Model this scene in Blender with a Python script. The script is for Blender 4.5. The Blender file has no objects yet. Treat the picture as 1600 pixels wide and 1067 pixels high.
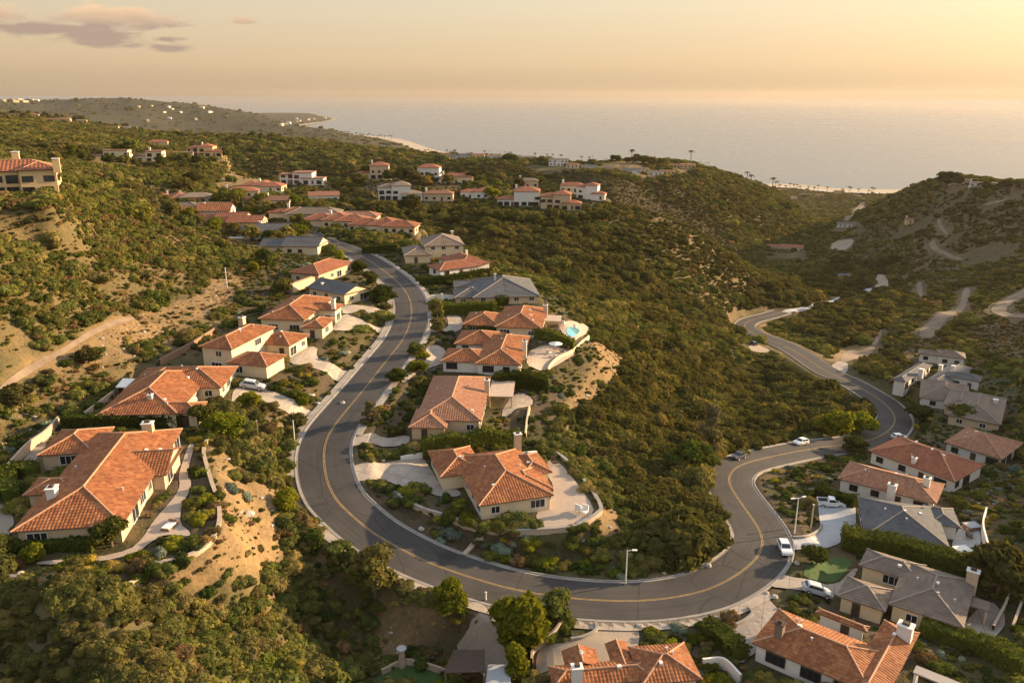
import bpy, bmesh, math, random
import numpy as np
from mathutils import Vector, Matrix
from mathutils.geometry import delaunay_2d_cdt
random.seed(4); RNG=np.random.default_rng(4)
scene=bpy.context.scene
# ---------- camera, sky, sun, exposure ----------
SUN_EL,SUN_AZ=14.0,70.0          # degrees above the horizon; clockwise from the viewing direction (+Y)
SUN_STR,SKY_STR,EXPO,HAZE=5.0,0.098,1.52,0.36e-4
cam=bpy.data.cameras.new('camera'); cam_ob=bpy.data.objects.new('camera',cam); scene.collection.objects.link(cam_ob); scene.camera=cam_ob
cam.sensor_width=36; cam.lens=36*1256/1600; cam.clip_start=1; cam.clip_end=90000
cam_ob.location=(0,0,200)
cam_ob.rotation_euler=(Matrix.Rotation(math.radians(90-17),3,'X')@Matrix.Rotation(math.radians(0.2),3,'Z')).to_euler()
world=bpy.data.worlds.new('World'); scene.world=world; world.use_nodes=True
sun=bpy.data.lights.new('sun','SUN'); sun.energy=SUN_STR; sun.angle=math.radians(.6); sun.color=(1,.70,.40)
sun_ob=bpy.data.objects.new('sun',sun); scene.collection.objects.link(sun_ob)
_sd=Vector((math.sin(math.radians(SUN_AZ))*math.cos(math.radians(SUN_EL)),math.cos(math.radians(SUN_AZ))*math.cos(math.radians(SUN_EL)),math.sin(math.radians(SUN_EL))))
sun_ob.rotation_euler=_sd.to_track_quat('Z','Y').to_euler()
scene.view_settings.view_transform='Standard'; scene.view_settings.look='None'; scene.view_settings.gamma=1; scene.view_settings.use_curve_mapping=False
scene.view_settings.exposure=EXPO
scene.cycles.max_bounces=5; scene.cycles.diffuse_bounces=3; scene.cycles.glossy_bounces=2; scene.cycles.transparent_max_bounces=6; scene.cycles.volume_bounces=0
scene.cycles.use_denoising=True
class NT:
    def __init__(s,tree,clear=True):
        s.t=tree
        if clear: tree.nodes.clear()
    def n(s,typ,props=None,**ins):
        nd=s.t.nodes.new(typ)
        for k,v in (props or {}).items(): setattr(nd,k,v)
        for k,v in ins.items():
            k=k.replace('_',' ') if not k.startswith('i') or not k[1:].isdigit() else int(k[1:])
            sock=nd.inputs[k]
            if isinstance(v,bpy.types.NodeSocket): s.t.links.new(v,sock)
            else: sock.default_value=v
        return nd
    def math(s,op,a,b=0.,c=None):
        d=dict(i0=a,i1=b)
        if c is not None: d['i2']=c
        return s.n('ShaderNodeMath',dict(operation=op),**d).outputs[0]
    def ramp(s,fac,stops,interp='LINEAR'):
        nd=s.n('ShaderNodeValToRGB',Fac=fac); r=nd.color_ramp; r.interpolation=interp
        while len(r.elements)<len(stops): r.elements.new(.5)
        for e,(p,c) in zip(r.elements,stops): e.position=p; e.color=(*c,1) if len(c)==3 else c
        return nd.outputs[0]
    def mix(s,f,a,b,mode='MIX'):
        nd=s.n('ShaderNodeMix',dict(data_type='RGBA',blend_type=mode))
        for i,v in ((0,f),(6,a),(7,b)):
            if isinstance(v,bpy.types.NodeSocket): s.t.links.new(v,nd.inputs[i])
            else: nd.inputs[i].default_value=v if i==0 or len(v)==4 else (*v,1)
        return nd.outputs[2]
# sky: Nishita, warmed, with a bank of evening cloud low on the left
w=NT(world.node_tree)
sky=w.n('ShaderNodeTexSky',dict(sky_type='NISHITA',sun_disc=False,sun_elevation=math.radians(SUN_EL),sun_rotation=math.radians(SUN_AZ),altitude=200,air_density=1.3,dust_density=5.0,ozone_density=1.0))
geo=w.n('ShaderNodeTexCoord').outputs['Generated']
sx=w.n('ShaderNodeSeparateXYZ',Vector=geo)
el=w.math('ARCTAN2',sx.outputs[2],w.math('SQRT',w.math('ADD',w.math('MULTIPLY',sx.outputs[0],sx.outputs[0]),w.math('MULTIPLY',sx.outputs[1],sx.outputs[1]))))
az=w.math('ARCTAN2',sx.outputs[0],sx.outputs[1])
grad=w.ramp(w.n('ShaderNodeMapRange',i0=el,i1=math.radians(-3),i2=math.radians(60),i3=0.,i4=1.).outputs[0],[(0,(1.9,1.45,1.0)),(.05,(2.45,1.85,1.15)),(.08,(3.25,2.45,1.5)),(.14,(3.1,2.7,2.0)),(.22,(3.5,3.45,3.2)),(.5,(3.4,3.6,3.8)),(1.,(2.8,3.2,3.9))])  # upper stops, above the view, are raised as added fill light
sdot=w.n('ShaderNodeVectorMath',dict(operation='DOT_PRODUCT'),i0=geo,i1=(math.sin(math.radians(62)),math.cos(math.radians(62)),.08)).outputs[1]
glow=w.math('ADD',w.n('ShaderNodeMapRange',i0=sdot,i1=-.2,i2=1.,i3=.84,i4=1.06).outputs[0],w.math('MULTIPLY',w.math('POWER',w.math('MAXIMUM',sdot,0.),9.),.30))
tint=w.mix(.82,w.mix(1.,sky.outputs[0],(1.22,1.0,.74),'MULTIPLY'),w.mix(1.,grad,w.n('ShaderNodeCombineXYZ',X=glow,Y=glow,Z=w.math('POWER',glow,.8)).outputs[0],'MULTIPLY'))
cv=w.n('ShaderNodeCombineXYZ',X=w.math('MULTIPLY',az,14.),Y=w.math('MULTIPLY',el,48.),Z=1.3)
nz=w.n('ShaderNodeTexNoise',dict(),Vector=cv.outputs[0],Scale=1.7,Detail=8.,Roughness=.6,Distortion=.3).outputs[0]
def blob(a0,e0,wa,we):
    a=w.math('DIVIDE',w.math('SUBTRACT',az,math.radians(a0)),math.radians(wa)); e=w.math('DIVIDE',w.math('SUBTRACT',el,math.radians(e0)),math.radians(we))
    return w.math('SUBTRACT',1.,w.math('SQRT',w.math('ADD',w.math('MULTIPLY',a,a),w.math('MULTIPLY',e,e))))
CL=[(-24.6,4.35,3.0,.62,1.),(-26.2,4.5,1.4,.6,1.),(-28.6,3.6,2.7,.42,.9),(-25.8,3.3,2.9,.42,.8),(-25.6,2.95,2.3,.3,.65),(-22.1,3.25,1.,.24,.7),(-21.7,2.8,1.3,.24,.6),(-30.6,4.3,1.6,.5,.8),(-17.4,4.5,.8,.22,.2)]
acc=None
for a0,e0,wa,we,k in CL:
    b=w.math('MULTIPLY',w.math('MAXIMUM',blob(a0,e0,wa,we),-2.),1.); b=w.math('ADD',b,(k-1)*.2+.3)
    acc=b if acc is None else w.math('MAXIMUM',acc,b)
dens=w.n('ShaderNodeMapRange',dict(interpolation_type='SMOOTHSTEP'),i0=w.math('ADD',acc,w.math('MULTIPLY',w.math('SUBTRACT',nz,.5),3.0)),i1=-.05,i2=.75,i3=0.,i4=.9).outputs[0]
cb=w.n('ShaderNodeMapRange',i0=w.math('SUBTRACT',el,w.math('MULTIPLY',nz,.012)),i1=math.radians(3.5),i2=math.radians(4.75),i3=0.,i4=1.).outputs[0]
ccol=w.mix(cb,(1.6,1.2,.95),(3.9,2.6,1.55))
bgc=w.mix(dens,tint,ccol)
bg=w.n('ShaderNodeBackground',Color=bgc,Strength=SKY_STR); w.n('ShaderNodeOutputWorld',Surface=bg.outputs[0])
# ---------- materials ----------
def material(name,build,disp=False):
    m=bpy.data.materials.new(name); m.use_nodes=True; t=NT(m.node_tree); sh=build(t)
    t.n('ShaderNodeOutputMaterial',Surface=sh); return m
def princ(t,col,rough=.8,bump=None,bs=.3,bd=.05,spec=.3,**k):
    a=dict(Base_Color=col if isinstance(col,bpy.types.NodeSocket) else (*col,1),Roughness=rough); a['Specular IOR Level'.replace(' ','_')]=spec
    if bump is not None: a['Normal']=t.n('ShaderNodeBump',Height=bump,Strength=bs,Distance=bd).outputs[0]
    a.update(k); return t.n('ShaderNodeBsdfPrincipled',**a).outputs[0]
def noise(t,scale,detail=4.,rough=.6,vec=None,out=0):
    v=vec if vec is not None else t.n('ShaderNodeTexCoord').outputs['Object']
    return t.n('ShaderNodeTexNoise',Vector=v,Scale=scale,Detail=detail,Roughness=rough).outputs[out]
def wpos(t): return t.n('ShaderNodeNewGeometry').outputs['Position']
def m_plain(name,col,rough=.7,var=.15,scale=1.5,**k):
    def b(t):
        n=noise(t,scale,5.,.65,wpos(t)); d=tuple(c*(1-var) for c in col); l=tuple(min(1,c*(1+var)) for c in col)
        return princ(t,t.ramp(n,[(.3,d),(.7,l)]),rough,n,.25,.03,**k)
    return material(name,b)
def m_tile(name,tones,dark,rough=.75):
    # every tile takes its own tone; the tile grid itself is geometry, uv is counted in tiles
    def b(t):
        uv=t.n('ShaderNodeTexCoord').outputs['UV']; fl=t.n('ShaderNodeVectorMath',dict(operation='FLOOR'),i0=uv).outputs[0]
        wn=t.n('ShaderNodeTexWhiteNoise',dict(noise_dimensions='3D'),Vector=fl).outputs[0]
        n=noise(t,.35,5.,.7,wpos(t)); n2=noise(t,2.5,3.,.6,wpos(t))
        k=len(tones); c=t.ramp(wn,[(i/(k-1) if k>1 else 0,c) for i,c in enumerate(tones)])
        c=t.mix(t.math('MULTIPLY',t.ramp(n,[(.42,(0,0,0)),(.72,(1,1,1))]),.45),c,dark)
        c=t.mix(t.math('MULTIPLY',t.ramp(n2,[(.66,(0,0,0)),(.74,(1,1,1))]),.5),c,dark)
        return princ(t,c,rough,n2,.3,.03,spec=.25)
    return material(name,b)
M={}
M['tile']=m_tile('terracotta_tile',[(.24,.085,.030),(.30,.115,.042),(.19,.062,.024),(.35,.15,.062),(.26,.092,.034)],(.10,.042,.02))
M['tile2']=m_tile('faded_terracotta_tile',[(.27,.135,.075),(.33,.165,.095),(.22,.10,.055),(.38,.205,.125)],(.22,.10,.065))
M['tile3']=m_tile('red_tile',[(.24,.085,.042),(.30,.115,.058),(.20,.068,.036)],(.12,.05,.03))
M['slate']=m_tile('grey_shingle',[(.085,.088,.094),(.12,.122,.125),(.10,.10,.105)],(.05,.05,.055),.85)
M['brown']=m_tile('brown_shingle',[(.15,.115,.09),(.20,.155,.12),(.17,.13,.10)],(.09,.07,.055),.85)
M['ridge']=m_plain('mortared_ridge_tile',(.40,.23,.14),.8,.3,3.)
M['ridge_grey']=m_plain('grey_ridge_cap',(.26,.22,.19),.8,.2,3.)
M['cream']=m_plain('cream_stucco',(.62,.50,.33),.9,.07,.6); M['tan']=m_plain('tan_stucco',(.50,.38,.25),.9,.08,.6)
M['white']=m_plain('white_stucco',(.62,.59,.54),.9,.05,.6); M['ochre']=m_plain('ochre_stucco',(.58,.42,.22),.9,.08,.6)
M['trim']=m_plain('white_trim',(.72,.70,.66),.6,.05); M['dark_trim']=m_plain('dark_wood_trim',(.07,.045,.03),.6,.2); M['fascia']=m_plain('brown_fascia',(.16,.09,.06),.7,.15)
M['garage']=m_plain('garage_door_paint',(.42,.33,.24),.6,.08)
def _conc(t):
    p=wpos(t); n=noise(t,.4,6.,.7,p); n2=noise(t,3.,4.,.7,p); br=t.n('ShaderNodeTexBrick',dict(offset=0.),Vector=t.n('ShaderNodeMapping',Vector=p,Rotation=(0,0,.35)).outputs[0],Color1=(.33,.285,.235,1),Color2=(.36,.315,.26,1),Mortar=(.16,.135,.11,1),Scale=.28,Mortar_Size=.012,Brick_Width=1.,Row_Height=1.)
    c=t.mix(1.,br.outputs[0],t.ramp(n,[(.3,(.72,.72,.72)),(.7,(1.12,1.1,1.08))]),'MULTIPLY'); c=t.mix(t.math('MULTIPLY',t.ramp(n2,[(.62,(0,0,0)),(.7,(1,1,1))]),.3),c,(.17,.14,.11))
    return princ(t,c,.9,n2,.2,.02)
M['concrete']=material('scored_concrete',_conc); M['kerb']=m_plain('kerb_concrete',(.25,.23,.205),.9,.22,.6)
M['grey_concrete']=m_plain('grey_concrete',(.34,.35,.36),.85,.1,.7); M['gravel']=m_plain('tan_gravel',(.29,.235,.18),.95,.2,4.)
M['stone']=m_plain('garden_wall_stone',(.40,.31,.23),.95,.25,2.5); M['rock']=m_plain('pale_boulder',(.33,.30,.26),.9,.3,1.5)
M['track']=m_plain('trodden_dirt',(.20,.15,.105),.95,.3,.25); M['sand']=m_plain('beach_sand',(.46,.37,.26),.95,.1,.05); M['foam']=m_plain('surf_foam',(.5,.5,.48),.6,.25,.03)
M['metal']=m_plain('galvanised_metal',(.45,.45,.44),.45,.1); M['pole_white']=m_plain('white_painted_pole',(.7,.68,.63),.5,.05)
M['wood']=m_plain('weathered_timber',(.22,.14,.09),.8,.2,3.); M['bark']=m_plain('tree_bark',(.13,.095,.07),.95,.3,4.)
M['palmbark']=m_plain('palm_bark',(.20,.15,.11),.95,.2,4.); M['lawn']=m_plain('mown_lawn',(.045,.085,.02),.9,.25,.8)
M['canvas']=m_plain('pale_canvas',(.72,.70,.66),.8,.05); M['tyre']=m_plain('black_rubber',(.02,.02,.02),.8,.1); M['rim']=m_plain('alloy_rim',(.5,.5,.5),.3,.05)
M['panelroof']=m_plain('grey_flat_roof',(.30,.27,.25),.7,.12,.8); M['beige_roof']=m_plain('beige_flat_roof',(.44,.34,.26),.8,.1,.8)
def _glass(t):
    return princ(t,(.02,.024,.028),.12,spec=.6)
M['glass']=material('window_glass',_glass)
def _pool(t):
    n=noise(t,1.2,2.,.5,wpos(t)); return princ(t,(.10,.34,.46),.08,n,.15,.05,spec=.6)
M['pool']=material('pool_water',_pool)
def m_paint(name,c): return material(name,lambda t: princ(t,c,.28,spec=.5,Coat_Weight=.5))
M['p_white']=m_paint('white_car_paint',(.72,.73,.74)); M['p_dark']=m_paint('dark_car_paint',(.03,.035,.05)); M['p_silver']=m_paint('silver_car_paint',(.38,.42,.46))
M['lamp']=m_plain('lamp_lens',(.7,.7,.62),.3,.02); M['red_lens']=m_plain('tail_lamp_red',(.35,.02,.02),.3,.02)
def _asph(t):
    p=wpos(t); n=noise(t,.12,4.,.6,p); n2=noise(t,6.,3.,.7,p); n3=noise(t,.9,6.,.75,p)
    uv=t.n('ShaderNodeTexCoord').outputs['UV']; s=t.n('ShaderNodeSeparateXYZ',Vector=uv)
    tr=t.math('ABSOLUTE',t.math('SUBTRACT',t.math('ABSOLUTE',t.math('SUBTRACT',s.outputs[0],.5)),.22))   # wheel tracks
    c=t.ramp(n,[(.3,(.040,.038,.037)),(.7,(.062,.058,.055))])
    c=t.mix(t.math('MULTIPLY',t.ramp(tr,[(0,(1,1,1)),(.1,(0,0,0))]),.3),c,(.045,.041,.038))
    c=t.mix(t.math('MULTIPLY',t.ramp(n3,[(.6,(0,0,0)),(.66,(1,1,1))]),.22),c,(.12,.11,.10))
    # tar-sealed cracks
    vo=t.n('ShaderNodeTexVoronoi',dict(feature='DISTANCE_TO_EDGE'),Vector=t.n('ShaderNodeVectorMath',dict(operation='ADD'),i0=p,i1=noise(t,.3,3.,.6,p,1)).outputs[0],Scale=.09).outputs[0]
    c=t.mix(t.math('MULTIPLY',t.ramp(vo,[(.006,(1,1,1)),(.014,(0,0,0))]),.55),c,(.022,.02,.02))
    pt=t.n('ShaderNodeTexVoronoi',dict(distance='CHEBYCHEV'),Vector=p,Scale=.035).outputs[0]
    c=t.mix(t.math('MULTIPLY',t.ramp(pt,[(.12,(1,1,1)),(.125,(0,0,0))]),.4),c,(.034,.032,.031))
    st=t.n('ShaderNodeTexNoise',Vector=t.n('ShaderNodeMapping',Vector=uv,Scale=(26,.5,1)).outputs[0],Scale=1.,Detail=4.,Roughness=.6).outputs[0]
    c=t.mix(1.,c,t.ramp(st,[(.3,(.82,.82,.82)),(.7,(1.16,1.15,1.14))]),'MULTIPLY')
    return princ(t,c,.85,n2,.3,.02,spec=.25)
M['asphalt']=material('asphalt',_asph)
M['yellow']=m_plain('yellow_road_paint',(.36,.24,.09),.7,.35,1.2); M['line']=m_plain('white_road_paint',(.62,.59,.54),.7,.15,2.)
def _pavers(t):
    p=wpos(t); n=noise(t,.5,5.,.6,p); br=t.n('ShaderNodeTexBrick',dict(),Vector=p,Color1=(.36,.29,.23,1),Color2=(.42,.34,.27,1),Mortar=(.24,.19,.15,1),Scale=.5,Mortar_Size=.015)
    return princ(t,t.mix(t.math('MULTIPLY',n,.4),br.outputs[0],(.30,.25,.20)),.9,n,.2,.02)
M['pavers']=material('stone_pavers',_pavers)
def _ground(t):
    at=t.n('ShaderNodeAttribute',dict(attribute_name='Col')).outputs[0]; p=wpos(t)
    n=noise(t,.22,7.,.68,p); n2=noise(t,1.7,4.,.7,p); n0=noise(t,.02,6.,.65,p)
    c=t.mix(1.,at,t.ramp(n,[(.25,(.55,.58,.55)),(.5,(1,1,1)),(.75,(1.35,1.28,1.15))]),'MULTIPLY')
    c=t.mix(1.,c,t.ramp(n2,[(.3,(.7,.72,.7)),(.7,(1.2,1.18,1.1))]),'MULTIPLY')
    c=t.mix(1.,c,t.ramp(n0,[(.3,(.8,.85,.85)),(.7,(1.15,1.1,1.05))]),'MULTIPLY')
    return princ(t,c,.95,t.math('ADD',n2,t.math('MULTIPLY',n,3.)),.6,.25,spec=.1)
M['ground']=material('hillside_ground',_ground)
def _sea(t):
    p=wpos(t); v=t.n('ShaderNodeMapping',Vector=p,Scale=(.35,1.,1.),Rotation=(0,0,math.radians(-14))).outputs[0]
    n=noise(t,.02,7.,.62,v); n1=noise(t,.0022,4.,.55,v); n2=noise(t,.11,4.,.6,v)
    h=t.math('ADD',t.math('MULTIPLY',n,6.),t.math('MULTIPLY',n2,1.5))
    c=t.ramp(n1,[(.35,(.075,.09,.105)),(.65,(.12,.13,.14))])
    return princ(t,c,t.math('ADD',.16,t.math('MULTIPLY',n1,.22)),t.math('ADD',h,t.math('MULTIPLY',n1,14.)),.35,1.,spec=.6,IOR=1.33)
M['sea']=material('sea_water',_sea)
def m_leaf(name,cols,trans=.25):
    def b(t):
        r=t.n('ShaderNodeObjectInfo').outputs['Random']; p=wpos(t)
        rr=t.math('FRACT',t.math('ADD',r,t.math('MULTIPLY',noise(t,.03,2.,.5,p),1.6)))
        c=t.ramp(rr,[(i/(len(cols)-1),c) for i,c in enumerate(cols)])
        n=noise(t,1.1,3.,.7,p); c=t.mix(1.,c,t.ramp(n,[(.25,(.62,.65,.6)),(.75,(1.4,1.32,1.15))]),'MULTIPLY'); r2=t.math('FRACT',t.math('MULTIPLY',r,17.3)); c=t.mix(1.,c,t.ramp(r2,[(0,(.6,.62,.62)),(.6,(1.,1.,1.)),(1,(1.6,1.5,1.3))]),'MULTIPLY')
        d=t.n('ShaderNodeBsdfDiffuse',Color=c,Roughness=.5).outputs[0]; tr=t.n('ShaderNodeBsdfTranslucent',Color=t.mix(1.,c,(1.3,1.25,.6),'MULTIPLY')).outputs[0]
        return t.n('ShaderNodeMixShader',i0=trans,i1=d,i2=tr).outputs[0]
    return material(name,b)
L={}
L['chaparral']=m_leaf('chaparral_leaves',[(.135,.138,.042),(.095,.115,.035),(.17,.15,.05),(.115,.135,.037),(.20,.165,.068),(.07,.095,.03)])
L['forest']=m_leaf('dark_oak_leaves',[(.075,.08,.03),(.115,.108,.038),(.09,.092,.032),(.145,.12,.045),(.06,.07,.025)],.25)
L['garden']=m_leaf('garden_leaves',[(.05,.075,.02),(.09,.105,.025),(.065,.08,.03),(.12,.12,.03),(.04,.06,.02)])
L['hedge']=m_leaf('hedge_leaves',[(.05,.07,.018),(.07,.085,.02),(.06,.075,.018)])
L['bright']=m_leaf('bright_green_leaves',[(.15,.17,.02),(.19,.19,.025),(.12,.15,.02)],.4)
L['sage']=m_leaf('sage_blue_leaves',[(.13,.17,.15),(.16,.19,.16),(.11,.15,.13)],.1)
L['yellow']=m_leaf('yellow_flowering_leaves',[(.24,.19,.035),(.17,.155,.035),(.28,.21,.06)],.3)
L['dry']=m_leaf('dry_brown_leaves',[(.19,.125,.06),(.15,.11,.05),(.23,.15,.08)])
L['gum']=m_leaf('grey_gum_leaves',[(.15,.135,.075),(.12,.115,.06),(.17,.145,.08)])
L['palm']=m_leaf('palm_fronds',[(.04,.05,.02),(.055,.06,.025)],.1)
# ---------- terrain and placement (pure numbers) ----------
F_PX=1256.0; CAM_Z=200.0; PITCH=math.radians(17.0); ROLL=math.radians(-0.2)
def _cam_axes():
    f=np.array([0,math.cos(PITCH),-math.sin(PITCH)]); r=np.array([1.,0,0]); u=np.cross(r,f)
    c,s=math.cos(ROLL),math.sin(ROLL)
    return f, r*c+u*s, u*c-r*s
CF,CR,CU=_cam_axes()
def ray(u,v):
    u=np.asarray(u,float); v=np.asarray(v,float)
    d=CF[None,:]*F_PX+np.outer(u.ravel()-800,CR)-np.outer(v.ravel()-533.5,CU)
    return d/np.linalg.norm(d,axis=1)[:,None]
def P(u,v,h):
    """point seen at (u,v) of the 1600x1067 survey photo that lies h metres below the drone"""
    d=ray(u,v)[0]; t=-h/d[2]; return np.array([d[0]*t,d[1]*t,CAM_Z-h])
def proj(p):
    p=np.asarray(p,float)-np.array([0,0,CAM_Z]); z=p@CF
    return 800+F_PX*(p@CR)/z, 533.5-F_PX*(p@CU)/z, z
ROAD_PX=[(480,367,59.5),(501,378,60),(529,388,60.5),(564,402,61),(593,420,62),(622,443,62.5),(639,466,63),(643,495,63.5),(631,530,64),(604,565,64.5),(570,609,65),(529,659,66),(513,685,66.8),(507,712,67.6),(511,748,69),(524,778,70),(544,800,70.9),(578,829,72),(612,850,72.8),(651,870,73.5),(691,887,74.2),(766,911,75),(828,925,75.6),(906,935,76),(1000,938,76.4),(1075,928,76.5),(1118,915,76.5),(1155,895,76.5),(1184,870,76.7),(1194,845,77.2),(1186,821,78),(1166,792,79.4),(1147,765,81),(1140,747,82),(1147,732,83),(1167,721,84.2),(1205,711,86),(1273,697,89),(1325,691,91),(1362,683,93),(1387,671,94.5),(1398,658,96),(1398,645,97.3),(1387,630,98.8),(1370,617,100.2),(1325,591,103.5),(1291,577,105.5),(1250,550,109.5),(1219,534,111.5),(1187,523,113.5),(1167,513,115.2),(1163,505,116.5),(1175,497,118),(1200,491,119),(1222,484,120)]
# pads: name -> drop h of the ground floor
PAD=dict(A=60,B=61,C=61,D=60.5,E=60,E2=61,F=71,G=68,H=65.8,I=64.6,J=63.4,K=61.5,L=61,M=82,N=79.5,O=78,P=76,Q=76,R=84,S=86.5,T=91,U=95,V=93)
PAD_PX=dict(A=[(140,800),(190,740),(100,760),(230,790),(200,700)],B=[(250,640),(300,610),(200,640),(340,620)],C=[(370,560),(420,545),(440,570)],D=[(460,500),(510,500)],E=[(490,430),(530,430)],E2=[(530,460)],F=[(780,780),(840,780),(720,740),(780,710),(900,790),(880,750)],G=[(700,650),(740,620),(790,620)],H=[(730,560),(790,550),(850,550)],I=[(750,505),(820,500),(880,515)],J=[(760,455),(810,450)],K=[(725,412)],L=[(675,395)],M=[(1370,755),(1420,765)],N=[(1400,820),(1460,820),(1300,820),(1490,835)],O=[(1380,930),(1460,930),(1330,910),(1530,960)],P=[(1250,1030),(1350,1040),(1420,1040),(1190,980),(1480,1060)],Q=[(940,1050),(1050,1060),(960,985)],R=[(1450,720),(1490,735)],S=[(1540,695),(1590,700)],T=[(1520,640),(1560,640)],U=[(1440,585),(1500,600)],V=[(1460,615),(1500,620)])
GROUND_PX=[(60,620,57),(0,640,56),(0,560,50),(100,540,52),(200,480,52),(300,450,55),(380,420,57),(0,480,43),(100,450,44),(200,400,47),(300,390,53),(0,400,35),(100,370,37),(200,350,44),(60,312,30),(20,305,29),(-60,305,27),(110,300,33),(240,330,49),(0,330,30.5),
 (0,800,59.5),(0,700,58.5),
 (164,258,43),(228,258,43.5),(310,248,43.5),(200,290,46),(300,272,50),(350,280,54),(400,290,57),
 (270,335,58.5),(340,352,59),(400,372,59.5),(450,398,60),(330,370,57.5),(390,405,58.5),(520,352,58),(600,364,59.5),(440,330,57.5),(400,310,56.5),(465,292,54),
 (400,226,52),(600,236,61),(700,243,64),(800,249,67),(900,256,69),(1000,263,72),(1070,262,74),(1150,275,89),(1220,297,113),(1245,330,142),
 (900,300,86),(1000,325,100),(1100,352,121),(1150,375,135),(950,282,76),
 (582,282,52),(655,284,53),(712,288,54),(770,285,54),(622,316,60),(682,316,61),(745,312,60.5),(809,325,62),(876,330,63),(920,312,60),(970,325,66),(1030,341,77),(1100,370,92),(1150,400,104),(1200,430,114),(1235,452,120),
 (750,345,63.5),(800,400,76),(850,430,83),(900,400,78),(1000,400,83),(1000,460,96),(1100,450,101),(1100,490,109),(1180,475,117),(560,300,57),(640,340,63),(690,370,70),(750,400,75),
 (760,412,63),(850,470,66.5),(950,500,79),(1050,530,93),(1100,500,107),(900,520,66.5),(930,560,70),(1000,600,84),(1000,680,85),(950,730,77),(970,800,76.5),(1050,750,83),(1080,830,79),(1100,650,95),(1200,640,101),(1300,640,101),(1200,580,109),(1100,580,103),(1150,680,92),(900,690,74),(870,640,69.5),(1000,540,86),
 (900,860,74.8),(800,870,74.2),(1000,880,75.5),(930,800,71.3),(640,780,71.3),(720,800,71.2),
 (1300,430,136),(1280,380,152),(1250,350,157),(1350,350,142),(1230,385,147),(1280,300,189),(1400,297,192),(1240,292,190),
 (1400,303,97),(1430,292,81),(1480,277,69),(1550,285,68),(1600,287,66),(1450,330,96),(1550,330,86),(1600,330,82),(1350,400,130),(1450,400,119),(1550,400,106),(1600,400,100),(1350,470,129),(1450,470,116),(1550,470,105),(1600,470,101),(1400,540,116),(1500,540,104),(1600,540,96),(1600,600,91),(1570,760,81),(1600,720,83),(1600,850,76),(1570,900,76.5),(1370,710,88),(1250,750,83),(1300,730,85),(1250,830,78.5),
 (500,1000,82),(200,1050,85),(100,960,75),(300,930,71),(0,910,62),(600,905,75),(600,950,80.5),(620,1055,83),(700,970,80),(770,1000,79),(780,1060,80),(400,870,67.5),(330,885,65),(430,800,67.6),(400,720,64),(330,700,61.5),(350,830,63.5),(150,915,62),(60,890,60.5),(450,620,63.2),(560,540,63),(1110,1000,77),(850,1030,77),
 (10,186,35),(60,190,36.5),(120,196,40),(200,214,50),(300,215,53),(100,230,40),(0,230,35),(150,225,43),
 (200,159,25),(100,166,52),(0,163,40),(350,170,66),(450,182,115),(510,189,155),(300,200,150),(100,182,90),(400,198,172),(500,224,155),(560,222,165)]
GROUND_XYZ=[(-60,60,112),(0,50,112),(80,60,118),(60,570,98),(130,590,82),(190,620,70),(-60,590,108),(-150,50,145),(-230,150,178),(-300,260,185),(-320,400,172),(-500,400,190),(-300,100,180),(-700,900,180),
 (170,60,125),(230,150,138),(300,170,165),(330,240,178),(400,290,198),(420,370,172),(330,60,165),(560,560,142),(680,800,100),(440,800,112),(500,830,98),(560,900,80),(620,950,60),(340,860,80),(530,250,212),(450,130,190),(640,400,190),(500,650,116),(470,720,110),(470,560,122),(400,470,120),(900,600,95),(1100,1100,60),(800,1300,60),
 (-200,1500,60),(0,1400,45),(300,1350,35),(-300,2200,35),(-900,1900,90),(-1500,1500,150),(-2500,3000,120),(-60,720,95),(-150,760,95),(100,620,88),(-250,760,100),(0,1150,60),(150,1120,55),(330,1250,20)]
def _feat(X,Y):
    Y=np.maximum(Y,18.); return np.stack([X/Y*1.3,np.log(Y)],-1)
class TPS:
    def __init__(s,xy,z,lam=1e-3):
        s.c=_feat(xy[:,0],xy[:,1]); n=len(z)
        K=s.k(s.c,s.c)+lam*np.eye(n); Q=np.hstack([np.ones((n,1)),s.c])
        M=np.block([[K,Q],[Q.T,np.zeros((3,3))]]); s.w=np.linalg.solve(M,np.concatenate([z,np.zeros(3)]))
    def k(s,a,b):
        r2=((a[:,None,:]-b[None])**2).sum(-1); return .5*r2*np.log(r2+1e-12)
    def __call__(s,X,Y):
        X=np.ravel(X); Y=np.ravel(Y); o=np.empty(len(X)); q=_feat(X,Y)
        for i in range(0,len(X),20000):
            a=q[i:i+20000]; o[i:i+20000]=s.k(a,s.c)@s.w[:-3]+s.w[-3]+a@s.w[-2:]
        return o
def hashn(ix,iy,seed=0):
    ix=ix.astype(np.int64); iy=iy.astype(np.int64)
    n=(ix*374761393+iy*668265263+seed*1442695041)&0xffffffff; n=((n^(n>>13))*1274126177)&0xffffffff
    return ((n^(n>>16))&0xffff)/65535.
def vnoise(x,y,seed=0):
    x0=np.floor(x); y0=np.floor(y); fx=x-x0; fy=y-y0; fx=fx*fx*(3-2*fx); fy=fy*fy*(3-2*fy)
    a=hashn(x0,y0,seed); b=hashn(x0+1,y0,seed); c=hashn(x0,y0+1,seed); d=hashn(x0+1,y0+1,seed)
    return (a*(1-fx)+b*fx)*(1-fy)+(c*(1-fx)+d*fx)*fy
def fbm(x,y,o=4,seed=0):
    s=0;a=.5;t=0
    for i in range(o):
        s=s+a*vnoise(x,y,seed+i); t+=a; x=x*2.03+7.1; y=y*2.03+3.7; a*=.5
    return s/t
def smooth(t): t=np.clip(t,0,1); return t*t*(3-2*t)
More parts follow.
